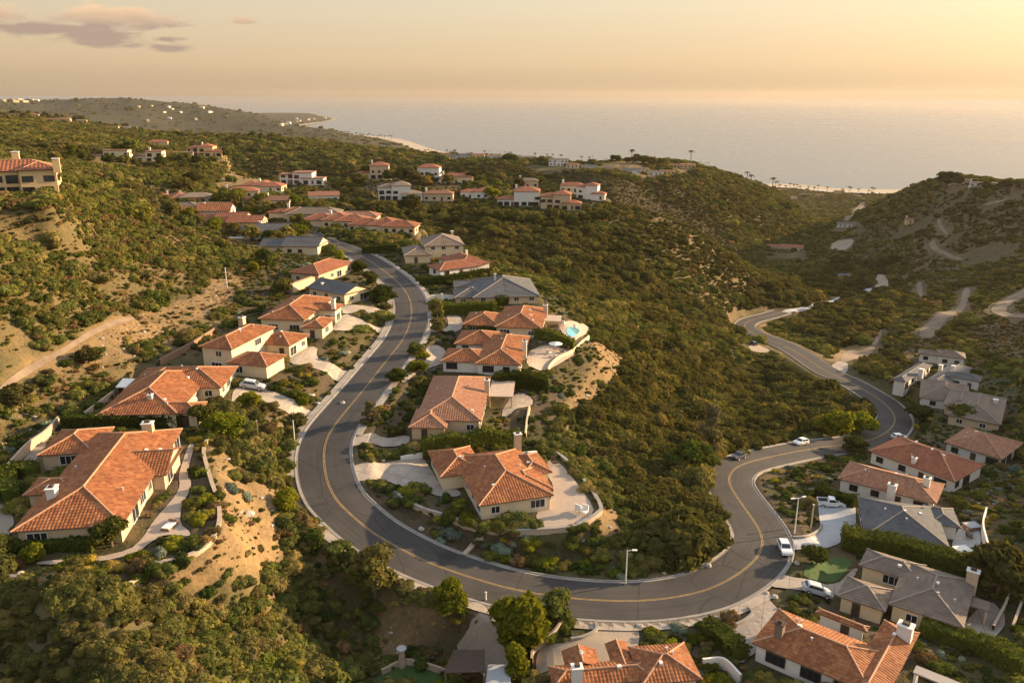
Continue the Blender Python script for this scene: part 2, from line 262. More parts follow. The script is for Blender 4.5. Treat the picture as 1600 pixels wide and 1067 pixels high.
def inpoly(X,Y,poly):
    X=np.asarray(X); Y=np.asarray(Y); ins=np.zeros(X.shape,bool); n=len(poly)
    for i in range(n):
        x1,y1=poly[i]; x2,y2=poly[(i+1)%n]
        if y1==y2: continue
        ins^=((y1>Y)!=(y2>Y))&(X<(x2-x1)*(Y-y1)/(y2-y1)+x1)
    return ins
def seg_dist(X,Y,pts,zs=None):
    """distance to a polyline and the height of its nearest point"""
    best=np.full(X.shape,1e9); zz=np.zeros(X.shape)
    for i in range(len(pts)-1):
        ax,ay=pts[i]; bx,by=pts[i+1]; dx,dy=bx-ax,by-ay; L=dx*dx+dy*dy+1e-9
        t=np.clip(((X-ax)*dx+(Y-ay)*dy)/L,0,1); d=np.hypot(X-ax-t*dx,Y-ay-t*dy); m=d<best
        best=np.where(m,d,best)
        if zs is not None: zz=np.where(m,zs[i]+(zs[i+1]-zs[i])*t,zz)
    return best,zz
def catmull(p,n=8):
    p=np.asarray(p,float); q=np.vstack([2*p[0]-p[1],p,2*p[-1]-p[-2]]); o=[]
    for i in range(1,len(q)-2):
        for t in np.arange(n)/n:
            a,b,c,d=q[i-1],q[i],q[i+1],q[i+2]
            o.append(.5*((2*b)+(c-a)*t+(2*a-5*b+4*c-d)*t*t+(3*b-a-3*c+d)*t**3))
    o.append(p[-1]); return np.array(o)
ROAD=catmull([P(*q) for q in ROAD_PX],6)
for _ in range(6):
    ROAD[1:-1]=.25*ROAD[:-2]+.5*ROAD[1:-1]+.25*ROAD[2:]
ROAD_W=4.9
_c=[P(*q) for q in ROAD_PX]+[P(u,v,h) for u,v,h in GROUND_PX]
for k,l in PAD_PX.items(): _c+=[P(u,v,PAD[k]) for u,v in l]
_c=np.array([list(q) for q in _c]+[list(q) for q in GROUND_XYZ])
_tps=TPS(_c[:,:2],_c[:,2],1e-3)
# shore line, land on its left (walking from far left to the right)
COAST=[(-6000,9000),(-2600,8200)]+[tuple(P(u,v,200)[:2]) for u,v in [(300,163),(450,176),(500,183),(521,187),(515,191),(470,198),(455,201),(480,207),(540,213),(612,220)]]+[(-250,2900),(200,2150)]+[tuple(P(u,v,200)[:2]) for u,v in [(1100,288),(1230,289),(1300,295),(1400,297)]]+[(1250,1700),(2500,1300),(6000,900)]
_coast=catmull([list(c)for c in COAST],4)[:,:2]
def coast_sd(X,Y):
    d,_=seg_dist(X,Y,_coast); land=inpoly(X,Y,[tuple(q) for q in _coast]+[(6000,-3000),(-9000,-3000),(-9000,9000)])
    return np.where(land,d,-d)
PADS=[]   # (polygon, z) filled by the house specs
def blend_pads(X,Y,z):
    for poly,pz,r in PADS:
        pp=np.array(poly); c=pp.mean(0); R=np.abs(pp-c).max()+r+6
        m=np.nonzero((np.abs(X-c[0])<R)&(np.abs(Y-c[1])<R))[0]
        if not len(m): continue
        d,_=seg_dist(X[m],Y[m],list(poly)+[poly[0]]); d=np.where(inpoly(X[m],Y[m],poly),0,d)
        w=1-smooth(d/r); z[m]=z[m]*(1-w)+pz*w
    return z
def height_raw(X,Y):
    X=np.ravel(X).astype(float); Y=np.ravel(Y).astype(float); z=_tps(X,Y); r=np.hypot(X,Y)
    sd,_z=np.full(X.shape,1e3),np.zeros(X.shape)
    m=(Y>70)&(Y<560)&(np.abs(X)<220)
    dr,zr=seg_dist(X[m],Y[m],[tuple(q[:2]) for q in ROAD[::3]]+[tuple(ROAD[-1][:2])],list(ROAD[::3,2])+[ROAD[-1,2]])
    near=np.full(X.shape,1e3); near[m]=dr
    # gullies and spurs grow with distance and stay off the road and the plots
    g=(fbm(X/70,Y/70,4,3)-.5)*13+(fbm(X/22,Y/22,3,9)-.5)*3.2+(fbm(X/420,Y/420,3,21)-.5)*40*smooth((r-900)/1500)
    amp=smooth((near-8)/45)*smooth((r-60)/160)
    z=z+g*amp*_wild(X,Y)*(.55+.45*smooth((r-1100)/600)+.35*smooth((X-30)/60)*smooth((Y-300)/60))
    zz=np.zeros(X.shape); zz[m]=zr; w=np.zeros(X.shape); w[m]=1-smooth((dr-ROAD_W-1.8)/5)
    z=z*(1-w)+(zz-.06)*w
    z=blend_pads(X,Y,z)
    w=np.zeros(X.shape); w[m]=1-smooth((dr-ROAD_W-2.9)/2.5)
    z=z*(1-w)+(zz-.06)*w
    far=r>1200
    s=coast_sd(X[far],Y[far]); zf=np.maximum(z[far],4); k=smooth(s/320)*.97+.03*smooth(s/40)
    z[far]=np.where(s>0,np.minimum(zf,2+s*.35)*np.clip(k,0,1)+.4*smooth(s/20),-.5+np.maximum(s,-100)*.05)
    return z
def _wild(X,Y):
    # 0 on the built-up plateau, 1 on the open hillsides
    w=np.ones(X.shape)
    for cx,cy,a,b in [(-60,150,75,75),(10,190,50,70),(-60,300,60,110),(120,150,75,70),(165,240,60,50),(30,100,120,25),(-80,105,50,30)]:
        q=((X-cx)/a)**2+((Y-cy)/b)**2; w=np.minimum(w,smooth((q-.7)/1.2))
    return w*.9+.1
AZ=np.radians(np.concatenate([np.arange(-62,-36,.5),np.arange(-36,36,.16),np.arange(36,84.1,.6)]))
RR=[26.]
while RR[-1]<9500: RR.append(RR[-1]*(1.03 if RR[-1]<75 else 1.0085 if RR[-1]<700 else 1.012 if RR[-1]<2500 else 1.028))
RR=np.array(RR); GA,GR=np.meshgrid(AZ,RR); GX=GR*np.sin(GA); GY=GR*np.cos(GA)
GZ=None
def build_grid():
    global GZ
    GZ=height_raw(GX,GY).reshape(GX.shape)
def H(X,Y):
    X=np.atleast_1d(np.asarray(X,float)); Y=np.atleast_1d(np.asarray(Y,float))
    a=np.clip(np.interp(np.arctan2(X,Y),AZ,np.arange(len(AZ))),0,len(AZ)-1.001); r=np.clip(np.interp(np.log(np.hypot(X,Y)),np.log(RR),np.arange(len(RR))),0,len(RR)-1.001)
    i=a.astype(int); j=r.astype(int); fa=a-i; fr=r-j
    return (GZ[j,i]*(1-fa)+GZ[j,i+1]*fa)*(1-fr)+(GZ[j+1,i]*(1-fa)+GZ[j+1,i+1]*fa)*fr
def hit(u,v,dz=0.):
    """where the line of sight of survey pixel (u,v) meets the ground (raised by dz)"""
    d=ray(u,v); n=len(d); d=d/np.hypot(d[:,0],d[:,1])[:,None]
    ts=np.geomspace(40,9000,900); prev=np.full(n,40.); res=np.full(n,np.nan); dn=np.zeros(n,bool)
    for t in ts:
        z=CAM_Z+d[:,2]*t; g=H(d[:,0]*t,d[:,1]*t)+dz; h=(~dn)&(z<=g)
        if h.any():
            lo=prev[h]; hi=np.full(h.sum(),t)
            for _ in range(12):
                mid=(lo+hi)/2; b=CAM_Z+d[h,2]*mid<=H(d[h,0]*mid,d[h,1]*mid)+dz; hi=np.where(b,mid,hi); lo=np.where(b,lo,mid)
            res[h]=hi; dn|=h
        prev[:]=t
        if dn.all(): break
    res=np.where(np.isnan(res),9000,res)
    return np.stack([d[:,0]*res,d[:,1]*res,CAM_Z+d[:,2]*res],1)
def hit1(u,v,dz=0.): return hit([u],[v],dz)[0]
# ---------- mesh helpers ----------
COL=scene.collection
def link(o,parent=None):
    COL.objects.link(o)
    if parent is not None: o.parent=parent
    return o
def tag(o,label=None,cat=None,group=None,kind=None):
    if label: o['label']=label
    if cat: o['category']=cat
    if group: o['group']=group
    if kind: o['kind']=kind
    return o
def mesh(name,V,Fc,mat=None,uv=None,smoothf=False):
    me=bpy.data.meshes.new(name); V=np.asarray(V,np.float32).reshape(-1,3)
    Fc=[tuple(f) for f in Fc] if not isinstance(Fc,np.ndarray) else Fc
    if isinstance(Fc,np.ndarray):
        k=Fc.shape[1]; me.vertices.add(len(V)); me.vertices.foreach_set('co',V.ravel()); me.loops.add(Fc.size); me.loops.foreach_set('vertex_index',Fc.ravel().astype(np.int32))
        me.polygons.add(len(Fc)); me.polygons.foreach_set('loop_start',np.arange(0,Fc.size,k,dtype=np.int32)); me.polygons.foreach_set('loop_total',np.full(len(Fc),k,np.int32)); me.update(calc_edges=True); me.validate()
    else: me.from_pydata([tuple(v) for v in V.tolist()],[],Fc)
    if uv is not None:
        l=me.uv_layers.new(name='UVMap'); vi=np.empty(len(me.loops),np.int32); me.loops.foreach_get('vertex_index',vi); l.data.foreach_set('uv',np.asarray(uv,np.float32)[vi].ravel())
    if mat is not None: me.materials.append(mat)
    if smoothf: me.polygons.foreach_set('use_smooth',[True]*len(me.polygons))
    return me
def ob(name,me,parent=None,loc=(0,0,0),rz=0.,sc=None):
    o=bpy.data.objects.new(name,me); o.location=loc; o.rotation_euler=(0,0,rz)
    if sc is not None: o.scale=sc if hasattr(sc,'__len__') else (sc,)*3
    return link(o,parent)
def empty(name,loc,rz=0.): return ob(name,None,None,tuple(loc),rz)
class MB:
    def __init__(s): s.v=[]; s.f=[]; s.uv=[]
    def add(s,V,Fs,uv=None):
        k=len(s.v); s.v+= [tuple(map(float,q)) for q in V]; s.f+=[tuple(int(i)+k for i in f) for f in Fs]; s.uv+= list(uv) if uv is not None else [(0,0)]*len(V); return s
    def box(s,x0,x1,y0,y1,z0,z1,R=None):
        V=[(x,y,z) for z in (z0,z1) for x,y in ((x0,y0),(x1,y0),(x1,y1),(x0,y1))]
        if R is not None: V=[tuple(R@Vector(q)) for q in V]
        return s.add(V,[(3,2,1,0),(4,5,6,7),(0,1,5,4),(1,2,6,5),(2,3,7,6),(3,0,4,7)])
    def cyl(s,p,q,r0,r1=None,n=8):
        p=Vector(p); q=Vector(q); r1=r0 if r1 is None else r1; d=(q-p).normalized(); a=d.orthogonal().normalized(); b=d.cross(a)
        V=[];
        for c,r in ((p,r0),(q,r1)): V+=[c+(a*math.cos(2*math.pi*i/n)+b*math.sin(2*math.pi*i/n))*r for i in range(n)]
        return s.add(V,[tuple((i,(i+1)%n,n+(i+1)%n,n+i)) for i in range(n)]+[tuple(range(n))[::-1],tuple(range(n,2*n))])
    def ball(s,c,r,seg=8,rings=5,sz=1.):
        V=[(c[0],c[1],c[2]+r*sz)]; 
        for i in range(1,rings):
            a=math.pi*i/rings
            V+=[(c[0]+r*math.sin(a)*math.cos(2*math.pi*j/seg),c[1]+r*math.sin(a)*math.sin(2*math.pi*j/seg),c[2]+r*sz*math.cos(a)) for j in range(seg)]
        V.append((c[0],c[1],c[2]-r*sz)); F=[(0,1+j,1+(j+1)%seg) for j in range(seg)]
        for i in range(rings-2):
            for j in range(seg): a=1+i*seg; F.append((a+j,a+seg+j,a+seg+(j+1)%seg,a+(j+1)%seg))
        a=1+(rings-2)*seg; F+=[(a+j,len(V)-1,a+(j+1)%seg) for j in range(seg)]
        return s.add(V,F)
    def mesh(s,name,mat,smoothf=False): return mesh(name,s.v,s.f,mat,s.uv,smoothf)
    def build(s,name,mat,parent=None,loc=(0,0,0),rz=0.,smoothf=False): return ob(name,s.mesh(name,mat,smoothf),parent,loc,rz)
def px_poly(pts,dz=0.):
    p=hit([q[0] for q in pts],[q[1] for q in pts],dz); return [(float(a),float(b)) for a,b,_ in p]
def densify(poly,step,closed=True):
    o=[]; n=len(poly)
    for i in range(n if closed else n-1):
        a=np.array(poly[i]); b=np.array(poly[(i+1)%n]); k=max(1,int(np.hypot(*(b-a))/step)); o+=[tuple(a+(b-a)*t/k) for t in range(k)]
    if not closed: o.append(tuple(poly[-1]))
    return o
def smooth_poly(poly,it=1):
    for _ in range(it):
        n=len(poly); q=[]
        for i in range(n):
            a=np.array(poly[i]); b=np.array(poly[(i+1)%n]); q+=[tuple(a*.78+b*.22),tuple(a*.22+b*.78)]
        poly=q
    return poly
SHEETS=[]
def sheet(name,poly,mat,off=.06,step=1.2,kind=None):
    """a paved or planted surface laid over the ground: a triangulated polygon that follows it"""
    b=densify(poly,step); P2=[Vector(q) for q in b]; n=len(b); ar=np.array(b); x0,y0=ar.min(0); x1,y1=ar.max(0)
    gx,gy=np.meshgrid(np.arange(x0+step/2,x1,step),np.arange(y0+step/2,y1,step)); gx=gx.ravel(); gy=gy.ravel(); m=inpoly(gx,gy,poly)
    if m.any():
        d,_=seg_dist(gx[m],gy[m],list(poly)+[poly[0]]); k=d>step*.5; P2+=[Vector((a,c)) for a,c in zip(gx[m][k],gy[m][k])]
    V,E,Fs,*_=delaunay_2d_cdt(P2,[],[list(range(n))],1,1e-4)
    X=np.array([v[0] for v in V]); Y=np.array([v[1] for v in V]); Z=H(X,Y)+off
    me=mesh(name,np.stack([X,Y,Z],1),[tuple(f) if True else f for f in Fs],mat,np.stack([X,Y],1)); 
    o=ob(name,me); tag(o,kind=kind or 'structure'); return o
def ribbon(pts,offs,name,mat,zs=0.,uvu=None):
    """strip along a 3-D polyline between lateral offsets (left is negative)"""
    p=np.asarray(pts); t=np.gradient(p[:,:2],axis=0); t/=np.linalg.norm(t,axis=1)[:,None]; nn=np.stack([t[:,1],-t[:,0]],1); V=[];k=len(offs); s=np.concatenate([[0],np.cumsum(np.linalg.norm(np.diff(p[:,:2],axis=0),axis=1))]); UV=[]
    for i in range(len(p)):
        for j,o in enumerate(offs):
            dz=zs[j] if hasattr(zs,'__len__') else zs
            V.append((p[i,0]+nn[i,0]*o,p[i,1]+nn[i,1]*o,p[i,2]+dz)); UV.append((uvu[j] if uvu else j/(k-1),s[i]/10))
    F=[(i*k+j,i*k+j+1,(i+1)*k+j+1,(i+1)*k+j) for i in range(len(p)-1) for j in range(k-1)]
    return mesh(name,V,F,mat,UV)
def wall_path(name,pts,top,th,mat,label,cat='wall',depth=1.6,group=None,cap=None,follow=True):
    """a free-standing or retaining wall along a ground path; top is its height above the ground"""
    p=catmull(np.array([[a,b,0] for a,b in pts]),6)[:,:2] if len(pts)>2 else np.array(densify(pts,2,False)); z=H(p[:,0],p[:,1]); z=np.convolve(np.pad(z,2,'edge'),np.ones(5)/5,'valid')
    P3=np.column_stack([p,z]); k=th/2
    me=ribbon(P3,[-k,-k,k,k],name,mat,[-depth,top,top,-depth]); o=ob(name,me); tag(o,label,cat,group)
    if cap is not None: ob('coping',ribbon(P3,[-k-.08,-k-.08,k+.08,k+.08],'coping',cap,[top-.02,top+.1,top+.1,top-.02]),o)
    return o
# ---------- foliage ----------
def leaf_cloud(lobes,n,size,rng,flat=.0,jit=.6):
    lobes=np.array(lobes,float); w=lobes[:,3]**2; li=rng.choice(len(lobes),n,p=w/w.sum()); d=rng.normal(size=(n,3)); d[:,2]=np.where(d[:,2]<-.35,-d[:,2]*.6,d[:,2]); d/=np.linalg.norm(d,axis=1)[:,None]
    rad=lobes[li,3]*(1-.28*rng.random(n)**1.6); c=lobes[li,:3]+d*rad[:,None]*np.array([1,1,.85])
    nn=d+rng.normal(size=(n,3))*jit; nn/=np.linalg.norm(nn,axis=1)[:,None]
    a=np.cross(nn,rng.normal(size=(n,3))); a/=np.linalg.norm(a,axis=1)[:,None]; b=np.cross(nn,a)
    s=size*(.55+.9*rng.random(n))[:,None]; q=.62
    V=np.stack([c-a*s-b*s*q*.3,c+b*s*q-a*s*.1,c+a*s+b*s*q*.2,c-b*s*q+a*s*.1],1).reshape(-1,3)
    return V,np.arange(4*n).reshape(-1,4)
def lobes_bush(rng,n=9,flat=.62):
    L_=[(0,0,.30*flat/.62,.55)]
    for i in range(n):
        a=rng.random()*6.28; r=.30+.35*rng.random(); q=.26+.22*rng.random(); L_.append((math.cos(a)*r,math.sin(a)*r,flat*(.30+.62*rng.random()*(1-r*.6)),q))
    return L_
def core(mb,lobes,k=.8):
    for x,y,z,r in lobes: mb.ball((x,y,z),r*k,7,5,.85)
def bush_mesh(name,mat,seed,n=650,size=.085,flat=.62,lob=9):
    r=np.random.default_rng(seed); lb=lobes_bush(r,lob,flat); V,Fc=leaf_cloud(lb,n,size,r); mb=MB(); core(mb,lb,.82); k=len(V)
    return mesh(name,np.vstack([V,np.array(mb.v)]),[tuple(f) for f in Fc.tolist()]+[tuple(i+k for i in f) for f in mb.f],mat)
def crown_mesh(name,mat,seed,n=1500,size=.07,shape='round'):
    r=np.random.default_rng(seed); lb=[]
    for i in range(16):
        a=r.random()*6.28; z=r.random()
        if shape=='round': rr=.62*math.sqrt(r.random())*math.sin(math.pi*(.15+.7*z)); lb.append((math.cos(a)*rr,math.sin(a)*rr,.42+.95*z*.8,.25+.13*r.random()))
        elif shape=='flat': rr=.85*math.sqrt(r.random()); lb.append((math.cos(a)*rr,math.sin(a)*rr,.85+.22*r.random()-.2*rr,.24+.1*r.random()))
        else: rr=.34*math.sqrt(r.random())*(1.15-z*.8); lb.append((math.cos(a)*rr,math.sin(a)*rr,.25+1.75*z,.20+.12*r.random()))
    V,Fc=leaf_cloud(lb,n,size,r,jit=.75); mb=MB(); core(mb,lb,.68); k=len(V)
    return mesh(name,np.vstack([V,np.array(mb.v)]),[tuple(f) for f in Fc.tolist()]+[tuple(i+k for i in f) for f in mb.f],mat)
def trunk_mesh(name,h=.75,r0=.06,seed=0,mat=None):
    r=np.random.default_rng(seed); mb=MB(); a=Vector((0,0,-.12)); m=Vector((r.normal()*.03,r.normal()*.03,h*.5)); mb.cyl(a,m,r0,r0*.75,7)
    for i in range(4):
        t=r.random()*6.28; e=Vector((math.cos(t)*.36,math.sin(t)*.36,h+.25*r.random())); mb.cyl(m-Vector((0,0,.03)),e,r0*.6,r0*.2,6)
    mb.cyl(m-Vector((0,0,.02)),(0,0,h+.2),r0*.7,r0*.25,6); return mb.mesh(name,mat or M['bark'])
# ---------- houses ----------
# wings: diagonal eave corners as surveyed (u,v,u,v), roof kind (h hip, gx / gy gable, f flat), extra height
HS={}
def house(key,pad,edge,wings,**k): HS[key]=dict(pad=pad,edge=edge,wings=wings,**k)
house('A','A',(18.3,837,211.6,822.8),[(18.3,837,286.4,673.6,'h',0),(58.5,717,180,672,'h',-.12),(36.6,780,140,747,'h',-.2),(190,708,262,746,'gx',-.25)],wall='tan',roof='tile',lod=2,
 label='big terracotta hip-roofed villa inside the curved garden wall nearest the bare slope',chim=[(84,777,1.2,1.5,1.5,'white'),(233,678,1.7,1.3,1.6,'tan')])
house('B','B',(149.8,653.4,311,648.6),[(150,654,335,583,'h',0),(347,609,230,580,'h',-.1),(311,649,240,634,'h',-.15)],wall='cream',roof='tile',lod=2,
 label='terracotta villa with a white patio cover behind it and a car on its drive',chim=[(236,628,.8,.8,.8,'metal')])
house('C','C',(309.6,545,375,550.5),[(309.6,545,431.6,514,'h',2.9),(352,570,449,557.5,'h',0),(453,543,428.7,521,'h',.1)],wall='cream',roof='tile',lod=2,
 label='two-storey cream villa with low red-roofed garage wings beside a sunlit drive',chim=[(357,520,1.3,1.3,2.2,'tan')])
house('D','D',(402.5,501,468,502.5),[(402.5,501,520,468,'h',.8),(536,478,468,486,'h',.7),(469,514,523,499.6,'h',.0)],wall='cream',roof='tile',lod=2,
 label='cream villa with white chimney and stepped terracotta hips above a fan-shaped drive',chim=[(521,482,1.,1.,2.6,'white')])
house('E','E',(450,427,500,431),[(450,428,552,412,'h',.3),(452,447,500,430,'h',-.2)],wall='tan',roof='tile3',lod=1,label='red-tiled house whose front wall abuts the grey-roofed house by the bend',chim=[])
house('E2','E2',(478,451,562,468),[(478,451,580,452,'gx',.2)],wall='cream',roof='slate',lod=1,label='grey-roofed house with a tan gable beside the clipped round trees',chim=[(503,446,.6,.6,.6,'white')])
house('F','F',(750,791,849,776),[(750,791,812,700,'h',0),(669,706,760,737,'h',-.1),(867,764,775,737,'h',-.15),(865,737,795,712,'h',-.2),(728,746,780,726,'h',-.3)],wall='cream',roof='tile',lod=2,
 label='multi-hipped terracotta villa on the walled terrace at the tip of the road bend',chim=[(810,692,1.3,1.1,3.2,'tan')])
house('G','G',(639,669,702,670),[(649,657,768,590,'h',.2),(639,669,708,641,'h',-.25)],wall='tan',roof='tile2',lod=2,
 label='mottled brown-red tiled house with a flat beige terrace roof at its right end',chim=[(768,606,1.1,1.0,2.9,'tan')],flat=[(769,594,802,620,'beige_roof',2.7)])
house('H','H',(688,565,816,569),[(742,568.5,828,525.6,'h',0),(688,565,770,548,'h',-.15),(709,538,790,520,'h',-.25)],wall='white',roof='tile',lod=2,
 label='long white-walled house with orange roof and furnished patio on its right',chim=[(820,541,1.1,1.0,2.6,'white')])
house('I','I',(721,508,853,512),[(772,511,856,482,'h',.1),(721,508,790,491,'h',-.15)],wall='cream',roof='tile',lod=2,
 label='red-tiled house with a swimming pool at its right end',chim=[(852,482,1.2,1.,2.2,'tan')],flat=[(854,492,875,502,'beige_roof',2.5)])
house('J','J',(711,467,812,464),[(738,466,828,436,'h',-.6),(709,466,760,452,'h',-.9),(708,449,770,440,'gx',-.8)],wall='tan',roof='slate',lod=1,label='low grey-roofed house behind the long clipped hedge on the valley side',chim=[(773,443,.5,.5,2.2,'white')])
house('K','K',(703,423,765,415),[(682,404,767,411,'h',.1),(686,424,735,408,'h',-.2)],wall='white',roof='tile3',lod=1,label='small white house with red hip roof in front of the brown-roofed one',chim=[(728,400,.7,.7,1.6,'white')])
house('L','L',(661,386,716,384),[(661,386,716,371,'h',2.4),(630,401,668,387,'h',0)],wall='cream',roof='brown',lod=1,label='two-storey cream house with brown shingle roof above the upper bend',chim=[(702,370,1.,1.,2.4,'cream')])
house('M','M',(1310,743,1447,777),[(1310,744,1478,752,'h',0)],wall='white',roof='tile2',lod=2,
 label='white house with twin white chimneys and faded orange roof behind the grey-roofed one',chim=[(1396,755,1.6,1.2,1.6,'white'),(1449,752,1.3,1.1,1.8,'white')])
house('N','N',(1341,831,1487,852),[(1341,772,1487,852,'h',.1),(1444,784,1503.7,820,'h',-.15)],wall='white',roof='slate',lod=2,
 label='slate-grey roofed house beside the pale driveway with the parked pickup',chim=[])
house('O','O',(1391,938,1491,969.5),[(1391,939,1527,903,'h',.1),(1357,853,1440,907,'h',-.15),(1310,927,1400,918,'h',-.2)],wall='cream',roof='brown',lod=2,
 label='sprawling brown-shingled house between the row of trees and the nearest right-hand villa',chim=[(1522,896,1.7,1.2,2.2,'tan')],flat=[(1514,925,1548,950,'brown',2.5)])
house('P','P',(1177,1001,1281,1045),[(1177,1001,1400,1018,'h',0),(1320,1075,1440,985,'h',.15),(1277,953,1362,976,'h',-.15)],wall='white',roof='tile',lod=2,
 label='white villa with dark red tiled wings at the lower edge below the circular forecourt',chim=[(1221,985,1.1,1.1,1.9,'brown'),(1417,984,1.9,1.4,2.0,'white')],flat=[(1430,1046,1520,1068,'panelroof',2.5)])
house('Q','Q',(862,1020,1072,1002),[(1008,1068,1072,1002,'h',.3),(868,1075,1015,1027,'h',.0),(880,1016,942,1040,'gy',-.1),(948,1004,1000,1045,'gy',-.2)],wall='cream',roof='tile',lod=2,
 label='orange-roofed villa cut off by the lower edge, behind its forecourt',chim=[(905,1053,1.3,1.1,2.4,'white')])
house('R','R',(1357.7,700,1488,746),[(1358,700,1541,721,'h',.1)],wall='white',roof='tile3',lod=2,label='long white house with dull red hip roof uphill of the twin-chimney house',chim=[(1430,713,.9,.9,1.2,'white')])
house('S','S',(1476,686,1569,713),[(1476,686,1600,687,'h',0)],wall='white',roof='tile2',lod=2,label='white house with orange-red roof cut off by the right edge',chim=[])
house('T','T',(1478,640,1560,655),[(1480,643,1574,618,'h',0),(1474,628,1530,612,'h',-.2)],wall='tan',roof='brown',lod=1,label='brown-shingled house with small white roof boxes above the orange-red roof',chim=[(1556,622,1.2,1.,1.,'white')])
house('U','U',(1395,580,1440,590),[(1394,588,1458,566,'h',0),(1440,594,1520,570,'h',.3)],wall='white',roof='slate',lod=1,label='white house with grey-brown roof and tall white chimney beyond the round trees',chim=[(1440,575,1.5,1.3,3.0,'white'),(1470,570,1.2,1.,2.,'white')])
house('V','V',(1437,613,1500,622),[(1437,616,1514,598,'h',0)],wall='white',roof='brown',lod=1,label='low white house with brown roof just below the tall-chimney house',chim=[])
def setup_house(h):
    s=HS[h]; pad=PAD[s['pad']]; e=s['edge']; he=pad-3.0
    a=P(e[0],e[1],he); b=P(e[2],e[3],he); th=math.atan2(b[1]-a[1],b[0]-a[0]); c,sn=math.cos(th),math.sin(th); o=None; W=[]
    for i,(u1,v1,u2,v2,k,dh) in enumerate(s['wings']):
        p=P(u1,v1,he-dh); q=P(u2,v2,he-dh)
        if o is None: o=(p[:2]+q[:2])/2
        l=[((r[0]-o[0])*c+(r[1]-o[1])*sn,-(r[0]-o[0])*sn+(r[1]-o[1])*c) for r in (p,q)]
        x0,x1=sorted((l[0][0],l[1][0])); y0,y1=sorted((l[0][1],l[1][1])); W.append((x0,x1,y0,y1,3.0+dh,k))
    s['fl']=[]
    for (u1,v1,u2,v2,m,zt) in s.get('flat',[]):
        l=[((r[0]-o[0])*c+(r[1]-o[1])*sn,-(r[0]-o[0])*sn+(r[1]-o[1])*c) for r in (P(u1,v1,pad-zt),P(u2,v2,pad-zt))]
        s['fl'].append((*sorted((l[0][0],l[1][0])),*sorted((l[0][1],l[1][1])),zt,m))
    s.update(th=th,o=o,z=CAM_Z-pad,W=W)
    for x0,x1,y0,y1,*_ in W+s['fl']:
        poly=[(o[0]+x*c-y*sn,o[1]+x*sn+y*c) for x,y in ((x0,y0),(x1,y0),(x1,y1),(x0,y1))]; PADS.append((poly,s['z']-.05,5.))
        HPOLY.append(poly)
HPOLY=[]
def plane_roof(mb,P0,P1,a,b,vmax,zdir,lod,style):
    """one tiled slope: eave from P0 to P1, slope length vmax, hip insets a and b (in metres along the eave)"""
    P0=np.array(P0);P1=np.array(P1); Lg=np.linalg.norm(P1-P0); U=(P1-P0)/Lg; Vd=np.array(zdir); N=np.cross(U,Vd); N=N if N[2]>0 else -N
    if style=='tile':
        pt,cs,prof,st={2:(.5,.55,[(0,0),(.25,.045),(.5,.06),(.75,.045)],.035),1:(1.0,1.0,[(0,0),(.5,.1)],.06)}[lod] if lod>0 else (Lg/2,vmax+1,[(0,0),(.5,0)],0)
    else: pt,cs,prof,st=(1.2,.55,[(0,0)],.045) if lod==2 else (Lg/2,.9,[(0,0)],.04) if lod==1 else (Lg/2,vmax+1,[(0,0)],0)
    nc=max(2,round(Lg/pt)); pw=Lg/nc; us=[];ps=[];
    for i in range(nc):
        for (q,z) in prof: us.append((i+q)*pw); ps.append(z)
    us.append(Lg); ps.append(0); extra=[x for x in (a,Lg-b) if 0<x<Lg]
    us=np.array(us+extra); ps=np.array(ps+[0.03]*len(extra)); o=np.argsort(us); us=us[o]; ps=ps[o]
    vm=np.minimum(np.where(us<a,us/max(a,1e-6),1.),np.where(us>Lg-b,(Lg-us)/max(b,1e-6),1.))*vmax
    nr=max(1,math.ceil(vmax/cs)); n=len(us); V=[];F=[];UV=[]
    for j in range(nr):
        v0=np.minimum(j*cs,vm); v1=np.minimum((j+1)*cs,vm)
        fr=np.where((j+1)*cs>vm,(vm-j*cs)/cs,1).clip(0,1)
        lo=P0+np.outer(us,U)+np.outer(v0,Vd)+np.outer(ps+st,N); hi=P0+np.outer(us,U)+np.outer(v1,Vd)+np.outer(ps+st*(1-fr),N); dn=P0+np.outer(us,U)+np.outer(v0,Vd)+np.outer(ps,N)
        k=len(V)*0+len(mb.v); uvl=[(x/pt+.001,j+.02) for x in us]; uvh=[(x/pt+.001,j+.98) for x in us]
        mb.v+=[tuple(q) for q in lo.tolist()]+[tuple(q) for q in hi.tolist()]+[tuple(q) for q in dn.tolist()]; mb.uv+=uvl+uvh+uvl
        for i in range(n-1):
            if vm[i]<=j*cs+1e-4 and vm[i+1]<=j*cs+1e-4: continue
            mb.f.append((k+i,k+i+1,k+n+i+1,k+n+i))
            if st>0: mb.f.append((k+2*n+i,k+2*n+i+1,k+i+1,k+i))
def tube(mb,a,b,r,n=6): mb.cyl(a,b,r,r,n)
PITCH_R=.36
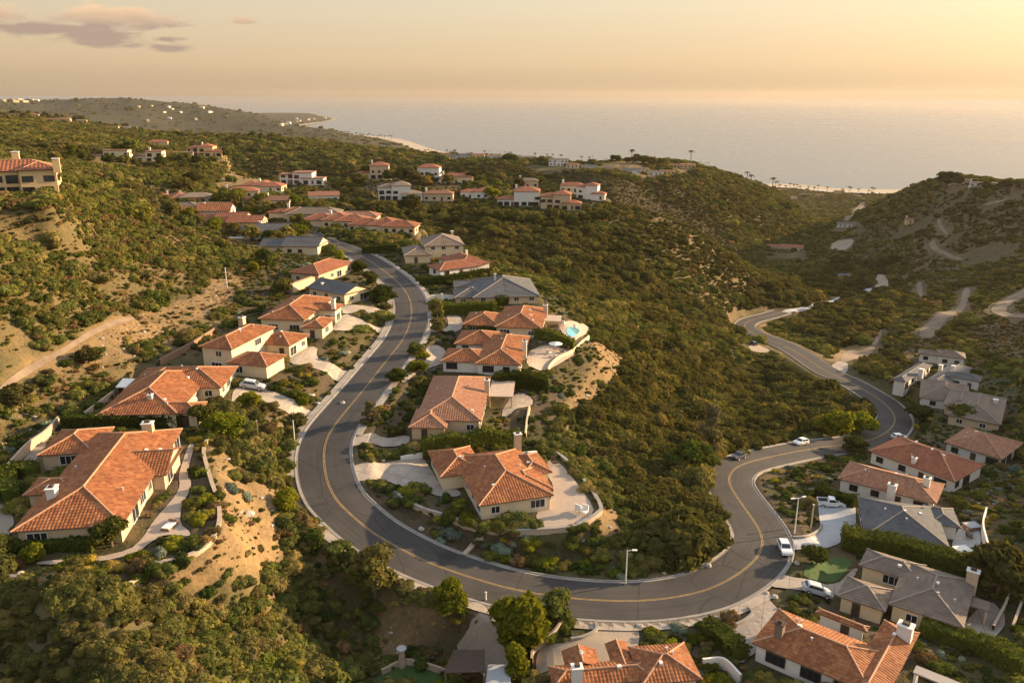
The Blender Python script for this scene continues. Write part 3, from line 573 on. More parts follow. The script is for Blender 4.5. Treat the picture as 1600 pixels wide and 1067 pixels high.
def roof_wing(mb,cap,fas,w,lod,style,ov=.0):
    x0,x1,y0,y1,ze,k=w; Wx,Wy=x1-x0,y1-y0; p=PITCH_R; cosp=1/math.sqrt(1+p*p); r=.14 if lod==2 else .12
    def slope(P0,P1,inward,a,b,half): plane_roof(mb,P0,P1,a,b,half/cosp,(inward[0]*cosp,inward[1]*cosp,p*cosp),lod,style)
    if k=='f': mb.box(x0,x1,y0,y1,ze-.1,ze+.25); return
    if k=='h':
        hf=min(Wx,Wy)/2
        slope((x0,y0,ze),(x1,y0,ze),(0,1),hf,hf,hf); slope((x1,y0,ze),(x1,y1,ze),(-1,0),hf,hf,hf); slope((x1,y1,ze),(x0,y1,ze),(0,-1),hf,hf,hf); slope((x0,y1,ze),(x0,y0,ze),(1,0),hf,hf,hf)
        zr=ze+p*hf; A=(x0+hf,y0+hf,zr+.1); B=(x1-hf,y1-hf,zr+.1)
        tube(cap,A,B if Wx!=Wy else (A[0]+.1,A[1],A[2]),r)
        for c_,t in (((x0,y0),A),((x0,y1),A if Wx>Wy else B),((x1,y1),B),((x1,y0),B if Wx>Wy else A)): tube(cap,(c_[0],c_[1],ze+.08),t,r)
    else:
        gx=(k=='gx'); hf=(Wy if gx else Wx)/2; zr=ze+p*hf
        if gx:
            slope((x0,y0,ze),(x1,y0,ze),(0,1),0,0,hf); slope((x1,y1,ze),(x0,y1,ze),(0,-1),0,0,hf); m=(y0+y1)/2; tube(cap,(x0,m,zr+.1),(x1,m,zr+.1),r)
            for x,q in ((x0,.6),(x1,-.6)): fas.append(MB()); fas[-1].add([(x+q,y0+.5,ze-.05),(x+q,y1-.5,ze-.05),(x+q,m,zr-.2)],[(0,1,2)] if q<0 else [(0,2,1)])
        else:
            slope((x1,y0,ze),(x1,y1,ze),(-1,0),0,0,hf); slope((x0,y1,ze),(x0,y0,ze),(1,0),0,0,hf); m=(x0+x1)/2; tube(cap,(m,y0,zr+.1),(m,y1,zr+.1),r)
            for y,q in ((y0,.6),(y1,-.6)): fas.append(MB()); fas[-1].add([(x0+.5,y+q,ze-.05),(x1-.5,y+q,ze-.05),(m,y+q,zr-.2)],[(0,1,2)] if q>0 else [(0,2,1)])
SH={}
def shared():
    for nm,w,h,bars in (('window',1.5,1.25,1),('wide_window',2.6,1.5,2),('patio_door',2.8,2.1,1)):
        f=MB(); t=.09
        f.box(-w/2-t,w/2+t,-.10,.05,-h/2-t,-h/2); f.box(-w/2-t,w/2+t,-.10,.05,h/2,h/2+t); f.box(-w/2-t,-w/2,-.10,.05,-h/2,h/2); f.box(w/2,w/2+t,-.10,.05,-h/2,h/2)
        for i in range(bars): x=-w/2+w*(i+1)/(bars+1); f.box(x-.035,x+.035,-.05,.05,-h/2,h/2)
        g=MB(); g.box(-w/2,w/2,-.02,.02,-h/2,h/2)
        for tn in ('trim','dark_trim'): SH[nm,tn]=f.mesh(nm+'_frame',M[tn])
        SH[nm,'pane']=g.mesh(nm+'_pane',M['glass'])
    f=MB()
    for i in range(4): f.box(-2.3,2.3,-.05,.06,-1.1+i*.56,-1.1+i*.56+.52)
    f.box(-2.45,-2.3,-.05,.1,-1.1,1.2); f.box(2.3,2.45,-.05,.1,-1.1,1.2); f.box(-2.45,2.45,-.05,.1,1.15,1.3)
    SH['garage']=f.mesh('garage_door',M['garage'])
    d=MB(); d.box(-.5,.5,-.05,.05,-1.05,1.05); d.box(-.62,-.5,-.05,.09,-1.05,1.15); d.box(.5,.62,-.05,.09,-1.05,1.15); d.box(-.62,.62,-.05,.09,1.05,1.17); SH['door']=d.mesh('door',M['dark_trim'])
    v=MB(); v.box(-.3,.3,-.22,.22,-.1,.28); SH['vent']=v.mesh('roof_vent',M['trim'])
    v=MB(); v.cyl((0,0,-.1),(0,0,.4),.12,.12,7); v.cyl((0,0,.4),(0,0,.5),.2,.2,7); SH['pipe']=v.mesh('vent_pipe',M['metal'])
def roof_z(W,x,y):
    z=0
    for x0,x1,y0,y1,ze,k in W:
        if x0<=x<=x1 and y0<=y<=y1: z=max(z,ze+(0 if k=='f' else PITCH_R*(min(x-x0,x1-x,y-y0,y1-y) if k=='h' else min(y-y0,y1-y) if k=='gx' else min(x-x0,x1-x))))
    return z
def build_house(name,o,z,th,W,wall,roof,lod,label,chim=(),fl=(),group=None,win=True,trim=None,seed=0,garage=None,gap=None,big=False):
    rng=random.Random(hash((round(o[0]),round(o[1])))&0xffff); root=empty(name,(o[0],o[1],z),th); tag(root,label,'house',group)
    wl=MB(); rf=MB(); cp=MB(); fs=MB(); gb=[]; style='tile' if roof.startswith('tile') else 'shingle'; ov=.6 if lod else .5
    for i,w in enumerate(W):
        x0,x1,y0,y1,ze,k=w; wl.box(x0+ov+.011*i,x1-ov-.013*i,y0+ov+.012*i,y1-ov-.011*i,-2.5,ze+.05)
        roof_wing(rf,cp,gb,w,lod,style)
        if k!='f':
            fs.box(x0+.02,x1-.02,y0+.02,y1-.02,ze-.14-.004*i,ze-.01-.004*i)
    wl.build('wall',M[wall],root)
    for g_ in gb: g_.build('gable_wall',M[wall],root)
    ro=rf.build('roof',M[roof],root)
    if cp.v and lod: cp.build('ridge_cap',M['ridge' if style=='tile' else 'ridge_grey'],ro)
    fs.build('eaves_board',M['fascia'],ro)
    c,s=math.cos(th),math.sin(th); rt={'tile':'trim','tile2':'trim','tile3':'trim'}.get(roof,'trim')
    for (u,v,a,b,hh,mt) in chim:
        # stands where surveyed: its foot sits on the slope
        if u>2: 
            q=P(u,v,CAM_Z-z-4.4); x=(q[0]-o[0])*c+(q[1]-o[1])*s; y=-(q[0]-o[0])*s+(q[1]-o[1])*c
        else: x,y=u,v
        x=min(max(x,min(w[0] for w in W)+.2),max(w[1] for w in W)-.2); y=min(max(y,min(w[2] for w in W)+.2),max(w[3] for w in W)-.2)
        zz=max(roof_z(W,x,y),2.); m=MB(); m.box(x-a/2,x+a/2,y-b/2,y+b/2,zz-1.8 if lod==2 else zz-1,zz+hh); ch=m.build('chimney',M[mt] if mt in M else M['tan'],root)
        m=MB(); m.box(x-a/2-.12,x+a/2+.12,y-b/2-.12,y+b/2+.12,zz+hh,zz+hh+.16); m.build('chimney_cap',M['trim' if mt!='brown' else 'dark_trim'],ch)
        if lod==2: m=MB(); m.box(x-a/4,x+a/4,y-b/4,y+b/4,zz+hh+.16,zz+hh+.5); m.build('flue',M['dark_trim'],ch)
    for (x0,x1,y0,y1,zt,mt) in fl:
        m=MB(); 
        if mt=='brown': pass
        m.box(x0,x1,y0,y1,zt-.12,zt+.08); pr=m.build('patio_roof',M[mt],root); 
        for x,y in ((x0+.3,y0+.3),(x1-.3,y0+.3),(x1-.3,y1-.3),(x0+.3,y1-.3)):
            m=MB(); m.box(x-.16,x+.16,y-.16,y+.16,-1.,zt-.12); m.build('post',M['tan' if mt!='panelroof' else 'trim'],root)
    if lod==2:
        for i in range(rng.randint(3,6)):
            w=W[0 if i<3 else rng.randrange(len(W))]; x=rng.uniform(w[0]+2,w[1]-2); y=rng.uniform(w[2]+2,w[3]-2)
            ob('roof_vent' if i%2 else 'vent_pipe',SH['vent' if i%2 else 'pipe'],ro,(x,y,roof_z(W,x,y)+.02),rng.choice((0,1.57)))
    if win:
        tr=trim or ('trim' if wall!='white' else 'dark_trim'); dd=False; ga=False
        for i,(x0,x1,y0,y1,ze,k) in enumerate(W):
            a0,a1,b0,b1=x0+ov+.011*i,x1-ov-.013*i,y0+ov+.012*i,y1-ov-.011*i
            for side,(p,q,nrm,rot) in enumerate((((a0,b0),(a1,b0),(0,-1),0.),((a1,b0),(a1,b1),(1,0),math.pi/2),((a1,b1),(a0,b1),(0,1),math.pi),((a0,b1),(a0,b0),(-1,0),-math.pi/2))):
                Lw=math.hypot(q[0]-p[0],q[1]-p[1]); n=int((Lw-1.2)/(gap or (3.6 if lod==2 else 4.4))); n=min(n,8)
                if n<1: continue
                for st in range(2 if ze>4.8 else 1):
                    zc=1.55+2.9*st if ze<=4.8 or st else 1.5
                    if zc+.9>ze+.1: zc=ze-1.25
                    for j in range(n):
                        t=(j+.5+rng.uniform(-.12,.12))/n; x=p[0]+(q[0]-p[0])*t; y=p[1]+(q[1]-p[1])*t
                        if any(W[m][0]-.2<x+nrm[0]*.9<W[m][1]+.2 and W[m][2]-.2<y+nrm[1]*.9<W[m][3]+.2 for m in range(len(W)) if m!=i): continue
                        if garage and st==0 and not ga and garage==(i,side) and j==n//2: 
                            ob('garage_door',SH['garage'],root,(x,y,1.1),rot); ga=True; continue
                        ty='window' if (lod<2 or rng.random()<.5) else 'wide_window'
                        if st==0 and side==1 and rng.random()<.4: ty='patio_door'
                        if big: ty='patio_door' if st==0 or rng.random()<.35 else 'wide_window' if rng.random()<.5 else 'window'
                        if st==0 and side==0 and not dd and j==n//2 and i==len(W)-1: ob('door',SH['door'],root,(x+nrm[0]*.03,y+nrm[1]*.03,1.05),rot); dd=True; continue
                        if rng.random()<.12: continue
                        wz=zc if ty!='patio_door' else (1.15 if st==0 else zc-.1)
                        fr=ob('window',SH[ty,tr],root,(x+nrm[0]*.03,y+nrm[1]*.03,wz),rot); ob('pane',SH[ty,'pane'],fr,(0,0,0))
    return root
# smaller and farther houses: pixel centre of the base, drop, width in survey px, depth/width, turn, storeys, wall, roof, label
FAR=[
(745,248,65,20,.5,-4,1,'cream','tile3','gx','small red-roofed house between the first two white houses of the far ridge',1),
(893,262,69.5,20,.5,-4,1,'cream','tile2','h','low tan house between the boxy white one and its right neighbour',1),
(1003,268,72.6,18,.5,-4,1,'cream','brown','h','small brown-roofed house before the far ridge nose',1),
(695,246,63.5,18,.5,-4,1,'ochre','tile2','f','tan house left of the sunlit end wall on the far ridge',1),
(1340,305,190,10,.5,0,1,'white','brown','h','small white house left of the tall beach palm',1),
(1216,296,190,9,.5,0,1,'ochre','tile2','f','tan beach house at the foot of the far ridge',1),
(1512,603,94,44,.6,-14,1,'white','slate','h','small grey-roofed house at the right end of the grey-roofed cluster',1),
(1478,566,97,60,.5,-8,1,'white','brown','h','grey-brown roofed house behind the tall white chimney',2),
(300,322,57.6,40,.6,8,1,'tan','brown','h','small brown-roofed house above the stepped white one in the upper cluster',1),
(330,338,58.6,38,.6,-12,1,'cream','tile2','gx','small faded-roof house between the red roofs of the upper cluster',1),
(447,345,58.2,46,.5,-6,1,'cream','tile3','h','cream house with low red roof behind the dark clipped shrubs of the upper cluster',2),
(556,352,59.2,50,.5,-8,1,'cream','tile2','h','faded-red roof squeezed between the two biggest rim houses',1),
(372,312,56.2,40,.6,4,1,'cream','tile3','h','red-roofed house beside the umbrella-shaped pine',1),
(502,318,57.6,36,.6,4,1,'white','tile2','gx','small white house on the slope behind the head of the road',1),
(265,325,58.3,62,.7,12,1,'cream','tile3','h','red-roofed house nearest the hillside at the far left end of the upper cluster',3),
(275,341,59,52,.6,-8,1,'tan','brown','h','low dark-roofed house tucked in front of the farthest-left red roof',1),
(312,345,59.2,64,.55,-6,1,'white','tile','gx','long white house with short red roofs stepping down the hill',2),
(352,361,59.6,84,.5,-10,1,'tan','tile3','gx','brick-red gabled house directly behind the white house',3),
(402,377,60,70,.5,-6,1,'white','slate','gx','white house with grey gable roof and a pale terrace on its left',2),
(452,401,60.6,72,.6,-14,1,'cream','slate','gx','tan gabled house with grey roof where the road disappears',2),
(404,302,55.5,54,.6,-10,1,'cream','tile3','h','red-roofed house below the bare orange patch',3),
(469,290,53.6,66,.45,-8,2,'white','tile2','f','white modern two-storey house with flat roofs left of the middle ridge',3),
(414,326,57.5,58,.4,-14,1,'cream','tile2','gx','cream house with a blank end wall behind the umbrella-shaped tree',2),
(487,348,58.5,62,.5,-5,1,'tan','brown','h','low brown-roofed house left of the white pillar chimney',1),
(522,358,59,78,.5,-8,1,'cream','tile3','h','tan house with tall white chimney at the head of the road',3),
(597,366,60,84,.45,-12,1,'cream','tile3','h','row-like red-roofed house on the valley rim above the hedge',3),
(580,281,52.4,40,.55,0,2,'tan','tile3','h','arcaded two-storey house under the dark cypress on the middle ridge',2),
(657,284,53,46,.5,-6,2,'white','tile3','h','white two-storey house with small red roofs in the back row of the middle ridge',2),
(712,288,54,42,.5,-4,1,'cream','tile3','h','low wide red roof among the trees in the back row of the middle ridge',1),
(621,314,59.6,52,.5,6,2,'white','brown','h','white house with brown roof, first in the front row of the middle ridge',3),
(683,315,60.2,38,.5,-3,1,'tan','tile2','h','low house with long eaves half hidden between tree crowns',1),
(746,311,60.4,46,.5,-3,1,'white','tile3','h','house with dark verandah left of the big white one on the middle ridge',2),
(809,322,61.5,54,.5,-2,2,'white','tile3','h','big white two-storey house with red roof facing the valley',2),
(876,327,62.6,52,.5,-3,2,'tan','tile3','h','tan two-storey house with arcades beside the big white one',3),
(893,300,58.2,30,.6,-6,1,'cream','tile3','h','small red-roofed house behind the arcaded tan one',1),
(924,311,60,38,.5,-12,2,'white','tile3','h','stepped white house with a tower at the tip of the middle ridge',3),
(824,293,57,26,.6,0,1,'tan','brown','h','little dark house between the pine crowns behind the front row',1),
(164,256,43,56,.5,-5,2,'cream','tile2','f','long pale two-storey house on the left ridge under dark trees',2),
(229,257,43.5,40,.5,-8,2,'cream','tile3','f','terraced house with a red roof strip right of the long pale one',2),
(282,250,43.6,28,.6,4,1,'cream','tile2','f','small cube-like pale house left of the sunlit villa on the ridge',1),
(316,248,43.5,52,.5,-6,2,'ochre','tile3','h','sunlit yellow villa at the end of the left ridge',3),
(242,231,47,28,.5,0,1,'tan','tile3','h','faint low red roof behind the left ridge trees',1),
(719,249,64,34,.4,-8,1,'white','slate','gx','white house with a sunlit end wall at the left end of the far ridge',2),
(772,250,65.5,24,.4,0,1,'white','brown','gx','low grey-white house, second along the far ridge',1),
(799,250,66,24,.4,0,1,'white','brown','gx','low white house, third along the far ridge',1),
(824,251,67,22,.4,0,1,'tan','brown','gx','low grey house beside the trees, fourth along the far ridge',1),
(871,259,69,29,.4,-2,2,'white','slate','f','boxy white two-storey house on the far ridge',1),
(919,265,70.5,24,.45,-4,1,'white','slate','gx','white house just right of the boxy one on the far ridge',1),
(946,267,71.3,22,.45,-4,1,'tan','brown','gx','dull house hidden by trees on the far ridge',1),
(985,270,72.3,27,.45,-4,1,'white','slate','gx','long white single-storey house near the end of the far ridge',1),
(1021,273,73,26,.45,-6,1,'white','brown','gx','white house with dark roof near the far ridge nose',1),
(1042,271,73.5,22,.5,-6,1,'ochre','tile2','f','small ochre house on the nose of the far ridge',1),
(1066,261,71,38,.4,-3,1,'ochre','tile2','f','broad tan house in the sun on top of the far ridge',2),
(632,237,61,12,.7,0,2,'ochre','tile2','f','small sunlit tower-like house left of the far ridge',1),
(655,239,61.5,18,.5,0,1,'ochre','tile2','f','small sunlit low house left of the far ridge',1),
(16,187,35.3,24,.4,0,1,'ochre','tile2','f','pale house at the left frame edge on the distant hilltop',2),
(48,188,36,14,.6,0,1,'ochre','tile2','h','square pale house second along the distant hilltop',1),
(88,195,38,30,.35,-4,1,'ochre','tile2','h','long pale house above a retaining wall on the distant hilltop',2),
(124,197,40.2,14,.5,0,1,'ochre','brown','gx','small pale house at the right end of the distant hilltop',1),
(172,206,45,17,.5,0,1,'ochre','tile2','f','tiny pale house left of the hilltop gap',1),
(194,207,46.5,12,.5,0,1,'white','brown','gx','tiny white house in the hilltop gap',1),
(227,208,48.5,12,.5,0,1,'ochre','tile2','f','tiny tan house right of the hilltop gap',1),
(264,212,51,21,.35,0,1,'ochre','tile2','f','flat tan house on the long distant spur',1),
(1228,389,147.5,50,.35,-6,1,'white','tile3','gx','long white house with dark red roof on the canyon floor',2),
(1324,352,143,26,.5,0,1,'white','slate','f','white flat-roofed house on the valley floor below the coast',1),
(1319,434,135,18,.6,10,1,'white','slate','gx','small white cottage among dark trees near the canyon road',1),
(1421,345,101,12,.7,10,1,'ochre','tile2','gx','tan hut on the slope under the right-hand hill',1),
(1505,284,67.8,26,.5,-3,1,'tan','brown','h','low dark house on the right-hand hilltop',1),
(1545,288,68.2,48,.25,-2,1,'white','slate','f','long pale wall-like house on the right-hand hilltop',1),
(1490,284,68,14,.5,0,1,'white','tile2','f','small white house beside the round hilltop tree',1),
(1308,300,190,10,.7,0,2,'ochre','tile2','f','sunlit ochre house on the beach strip',1),
(1258,303,190,13,.5,0,1,'tan','brown','h','brown-roofed house behind the beach palms',1),
(1240,308,186,9,.5,0,1,'white','tile2','f','little white house below the beach palms',1),
(1280,304,189,12,.5,0,1,'tan','tile3','h','red-brown house among the coastal trees',1),
]
# ---------- build: terrain ----------
for k in HS: setup_house(k)
build_grid()
far_specs=[]
for (u,v,h,wp,dr,rot,st,wall,roof,kind,label,nw) in FAR:
    p=P(u,v,h); dep=proj(p)[2]
    if dep>600: p=hit1(u,v); dep=proj(p)[2]; h=CAM_Z-p[2]
    wd=wp*(1.36 if (v>292 and u<640) else 1.28 if (560<u<960 and 270<v<335) else 1.1)/F_PX*dep; dd=max(wd*dr,5.)
    th=math.radians(rot)-math.atan2(p[0],p[1])*.6; o=(p[0]-math.sin(th)*dd*.5*0+0,p[1]+dd*.5)
    z=CAM_Z-h; ze=(3.5 if st==1 else 6.9)*(1.22 if (560<u<960 and 270<v<335) else 1.); r=random.Random(int(u*7+v))
    if nw==1: W=[(-wd/2,wd/2,-dd/2,dd/2,ze,kind)]
    elif nw==2: W=[(-wd*.12,wd/2,-dd/2,dd/2,ze,kind),(-wd/2,wd*.1,-dd*.5+1.,dd*.35,3.6 if st>1 else ze-.35,kind)]
    else: W=[(-wd*.2,wd*.25,-dd/2,dd/2,ze,kind),(-wd/2,0,-dd*.35,dd*.45,ze-.4 if st==1 else ze-1.2,kind),(0.,wd/2,-dd*.62,dd*.15,3.6 if st>1 else ze-.25,kind)]
    c,s=math.cos(th),math.sin(th); poly=[(o[0]+x*c-y*s,o[1]+x*s+y*c) for x,y in ((-wd/2,-dd/2),(wd/2,-dd/2),(wd/2,dd/2),(-wd/2,dd/2))]
    PADS.append((poly,z-.05,4 if dep<700 else 12)); HPOLY.append(poly); far_specs.append((o,z,th,W,wall,roof,label,dep,dd))
# roadside and terrace regions, surveyed in the photograph and laid on the ground
PADS.append(([tuple(P(u,v,27.)[:2]) for u,v in ((-160,330),(66,322),(92,300),(60,285),(-160,285))],CAM_Z-27.,10.))
_t0=[(850,708),(862,707),(884,722),(905,748),(936,792),(930,806),(905,820),(880,826),(845,829),(800,829),(740,822),(700,808),(662,798),(645,785),(660,770),(700,775),(748,770),(800,760),(850,740)]
PADS.append(([tuple(P(u,v,71.1)[:2]) for u,v in _t0],CAM_Z-71.1,2.5))
_a0=[(300,690),(322,688),(318,722),(340,775),(345,830),(322,862),(262,892),(130,905),(0,915),(0,830),(20,690),(90,670)]
PADS.append(([tuple(P(u,v,60.)[:2]) for u,v in _a0],CAM_Z-60.05,6.))
build_grid()
REG={}
def region(n,pts): REG.setdefault(n,[]).append(px_poly(pts))
PAVE=[ # name, material, outline
('driveway','concrete',[(546,731),(549,731),(628,719),(663,713),(674,732),(688,757),(722,768),(720,776),(691,777),(672,771),(669,762),(637,764),(605,752),(566,754),(554,750)]),
('driveway','concrete',[(544,702),(600,698),(641,696),(641,680),(596,683),(553,684)]),
('driveway','concrete',[(664,548),(672,541),(690,541),(698,552),(694,568),(680,573),(660,577),(645,590),(632,600),(625,596),(640,580),(668,565)]),
('driveway','concrete',[(664,521),(690,520),(708,521),(722,515),(723,500),(712,492),(696,492),(700,502),(700,512),(688,515),(668,516)]),
('driveway','concrete',[(657,468),(670,462),(690,460),(712,462),(712,468),(690,470),(664,474)]),
('driveway','concrete',[(363,617),(372,607),(400,607),(424,611),(446,622),(470,634),(500,645),(488,661),(446,645),(418,634),(398,629),(379,637),(363,650)]),
('driveway','concrete',[(453,559),(462,548),(497,543),(494,560),(511,568),(560,582),(543,599),(506,582),(480,575),(453,571)]),
('driveway','concrete',[(512,517),(524,508),(536,492),(558,495),(572,507),(612,512),(607,523),(585,519),(558,513),(530,520)]),
('driveway','concrete',[(500,495),(530,480),(560,478),(605,487),(612,495),(560,492)]),
('driveway','grey_concrete',[(1280,782),(1300,777),(1337,781),(1340,829),(1325,836),(1306,850),(1262,853),(1236,857),(1230,838),(1275,834),(1285,822),(1281,800)]),
('driveway','concrete',[(1224,893),(1245,900),(1309,912),(1336,884),(1345,885),(1316,928),(1262,921),(1200,913),(1206,900)]),
('driveway','concrete',[(1146,944),(1178,928),(1196,925),(1216,945),(1228,962),(1222,985),(1182,1018),(1160,1036),(1148,1020),(1126,986),(1174,964),(1176,950),(1160,944)]),
('driveway','gravel',[(892,964),(936,967),(996,968),(1003,990),(1000,1012),(955,1045),(930,1040),(900,1030),(870,1045),(842,1055),(841,1025),(850,1008),(890,1004),(932,986),(934,974)]),
('driveway','gravel',[(766,937),(794,943),(787,957),(789,1000),(800,1040),(800,1075),(762,1075),(758,1050),(712,1015),(735,985),(756,953)]),
('side_drive','gravel',[(0,762),(49,712),(66,690),(80,690),(64,716),(40,745),(14,772),(8,798),(26,816),(18,840),(12,855),(-20,860),(-20,790)]),
('terrace','pavers',[(856,712),(878,724),(900,750),(931,793),(925,806),(900,818),(845,826),(838,800),(860,785),(868,760),(852,735)]),
('garden_path','pavers',[(297,696),(306,698),(299,722),(294,747),(301,756),(298,772),(285,792),(283,822),(300,835),(298,842),(262,838),(238,850),(218,868),(160,882),(60,888),(60,882),(155,875),(205,863),(225,845),(240,820),(262,794),(276,778),(283,762),(280,748),(288,720)]),
('patio','pavers',[(826,548),(845,540),(880,543),(900,552),(884,562),(862,575),(848,580),(822,572)]),
('patio','pavers',[(872,510),(884,500),(908,503),(922,512),(905,532),(884,530)]),
('patio','grey_concrete',[(1490,838),(1506,812),(1530,815),(1537,845),(1520,850),(1512,866),(1490,866)]),
('patio','concrete',[(1515,960),(1548,930),(1580,960),(1550,1000),(1500,1000)]),
('patio','concrete',[(800,618),(815,612),(834,624),(832,634),(808,638),(796,650),(782,650)]),
('canyon_drive','concrete',[(1296,571),(1310,560),(1325,563),(1325,578),(1308,585)]),
('valley_road','gravel',[(1366,451),(1368,424),(1386,427),(1388,448)]),
('valley_lot','gravel',[(1296,387),(1300,375),(1334,369),(1330,380),(1318,388)]),
('canyon_lane','grey_concrete',[(1217,484),(1262,474),(1300,467),(1330,455),(1360,445),(1362,450),(1332,461),(1302,474),(1264,480),(1219,490)]),
('dirt_track','track',[(1310,560),(1322,541),(1345,545),(1360,537),(1375,510),(1379,515),(1366,543),(1352,556),(1326,562)]),
('dirt_track','track',[(1436,523),(1437,508),(1470,483),(1496,480),(1505,445),(1518,446),(1503,487),(1478,492),(1459,523)]),
('dirt_track','track',[(1546,482),(1552,470),(1590,450),(1620,440),(1620,452),(1590,462),(1568,480),(1585,486),(1620,488),(1620,494),(1575,491)]),
('dirt_track','track',[(1432,438),(1441,436),(1443,455),(1436,460),(1433,450)]),
('dirt_track','track',[(1462,340),(1468,336),(1472,350),(1482,361),(1476,363),(1466,352)]),
('dirt_track','track',[(1450,375),(1460,370),(1462,380),(1485,393),(1505,400),(1496,402),(1475,394),(1452,383)]),
('dirt_track','track',[(1317,341),(1330,325),(1350,311),(1348,318),(1334,333),(1323,342)]),
('dirt_track','track',[(1532,316),(1545,309),(1590,303),(1560,311),(1540,317)]),
('pullout','gravel',[(1168,540),(1180,534),(1205,545),(1195,549),(1175,546)]),
('path','track',[(0,608),(40,578),(100,548),(150,516),(205,498),(212,503),(155,524),(100,558),(45,590),(0,620)]),
]
PV=[(n,m,smooth_poly(px_poly(q),1)) for n,m,q in PAVE]
# terrain sinks a little under every paved sheet so that nothing pokes through
_d=np.zeros(GX.shape); HG=GZ.copy()
GA_=GX.ravel(); GB_=GY.ravel()
def polymask(poly,grow=0.):
    a=np.array(poly); x0,y0=a.min(0)-grow; x1,y1=a.max(0)+grow; m=np.nonzero((GA_>x0)&(GA_<x1)&(GB_>y0)&(GB_<y1))[0]; r=np.zeros(GA_.shape,bool)
    if len(m):
        k=inpoly(GA_[m],GB_[m],poly)
        if grow: k|=seg_dist(GA_[m],GB_[m],list(poly)+[poly[0]])[0]<grow
        r[m]=k
    return r.reshape(GX.shape)
def fp(pts): return px_poly(pts)
# ground colour (albedo, plus painted shade on the far ridge face): dry grass and soil, with leaf litter where the brush is thick
Rg=np.hypot(GX,GY)
n1=fbm(GX/34,GY/34,4,31); n2=fbm(GX/9,GY/9,3,41)
soil=np.array([.17,.125,.075]); scrub=np.array([.085,.075,.038]); gold=np.array([.20,.14,.078]); mulch=np.array([.088,.067,.045]); green=np.array([.10,.105,.035]); farc=np.array([.05,.05,.034])
t=smooth((n1-.42)/.22)[...,None]; Cc=scrub*(1-t)+soil*t*.8+scrub*.2*t
BARE=[[(318,700),(330,690),(345,700),(370,735),(410,748),(445,800),(440,860),(400,905),(320,925),(200,932),(60,938),(60,912),(250,900),(315,872),(345,835),(340,790),(322,730)],
 [(0,590),(100,545),(200,497),(300,470),(345,430),(385,420),(390,440),(368,480),(300,503),(225,540),(120,588),(60,606)],[(0,640),(40,655),(92,672),(60,700),(0,740)],[(150,560),(200,545),(215,570),(180,590),(140,585)],
 [(870,505),(905,515),(945,540),(975,560),(985,590),(950,640),(905,655),(880,640),(895,600),(880,560),(860,530)],
 [(940,790),(960,790),(975,830),(940,860),(890,850),(885,832),(930,815)],
 [(1120,885),(1150,830),(1152,850),(1135,890),(1090,912),(1000,912),(1010,895),(1080,890)],
 [(330,300),(350,275),(395,268),(415,285),(380,290),(350,300)],
 [(1470,790),(1500,765),(1560,750),(1620,760),(1620,790),(1560,800),(1510,800)],
 [(560,1020),(600,960),(650,950),(700,940),(750,945),(752,960),(700,1000),(640,1030)],
 [(600,870),(640,890),(700,912),(760,935),(700,925),(640,905)],
 [(1500,520),(1560,490),(1620,500),(1620,560),(1560,560)],[(1400,550),(1470,500),(1480,530),(1430,560)],[(1290,560),(1330,500),(1345,520),(1320,560)]]
BW=[fp(b) for b in BARE]; bare=np.zeros(GX.shape)
for b in BW: bare=np.maximum(bare,polymask(b))
GARD=[[(480,640),(545,600),(520,560),(460,560),(375,612),(430,612)],[(475,520),(605,522),(555,580),(500,560)],[(560,690),(640,675),(650,600),(690,575),(720,520),(712,440),(640,385),(560,385),(640,430),(668,480),(655,540),(610,610),(565,660),(552,690)],
 [(560,760),(680,775),(750,800),(745,860),(700,885),(620,840),(575,800)],[(740,850),(850,835),(930,815),(1000,905),(880,903),(760,890)],
 [(290,690),(325,690),(320,720),(345,790),(345,830),(310,868),(250,892),(130,902),(0,912),(0,850),(60,860),(215,850),(250,760)],
 [(1170,730),(1290,690),(1420,660),(1440,600),(1390,560),(1540,560),(1600,600),(1600,1067),(1130,1067),(1100,985),(1200,910),(1240,870),(1190,770)],
 [(800,965),(1130,965),(1140,1080),(620,1080),(640,1010),(760,945)],[(380,430),(450,400),(560,400),(610,440),(610,480),(570,480),(420,540),(300,560),(380,480)],[(690,470),(870,460),(940,560),(870,640),(860,700),(700,700),(660,640)],[(0,660),(100,655),(370,660),(330,700),(60,700),(0,740)]]
GW=[fp(g) for g in GARD]; gar=np.zeros(GX.shape)
for g in GW: gar=np.maximum(gar,polymask(g))
LH=[[(0,300),(60,320),(120,300),(200,330),(260,345),(330,385),(390,415),(385,440),(330,440),(230,470),(120,520),(0,570)],[(20,575),(120,585),(220,560),(200,600),(120,650),(60,660),(0,640),(0,600)]]
lhm=np.zeros(GX.shape)
for b in LH: lhm=np.maximum(lhm,polymask(fp(b)))
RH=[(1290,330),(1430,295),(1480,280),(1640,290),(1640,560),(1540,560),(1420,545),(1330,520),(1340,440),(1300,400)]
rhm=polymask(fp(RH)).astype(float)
def soft(m):
    for _ in range(2):
        m=(m+np.roll(m,1,0)+np.roll(m,-1,0)+np.roll(m,1,1)+np.roll(m,-1,1))/5
    return m
bs=np.clip(soft(bare)*1.6-(n2-.35)*.9,0,1)[...,None]; Cc=Cc*(1-bs)+(gold*(.8+.4*n1[...,None]))*bs
lb=soft(lhm)[...,None]*.8; Cc=Cc*(1-lb)+np.array([.155,.118,.06])*(.75+.5*n1[...,None])*lb
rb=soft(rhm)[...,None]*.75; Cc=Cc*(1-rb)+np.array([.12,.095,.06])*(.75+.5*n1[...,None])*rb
gs=soft(gar)[...,None]; gg=smooth((n2-.4)/.25)[...,None]; Cc=Cc*(1-gs)+(mulch*(1-gg*.6)+green*.6*gg*.6)*gs
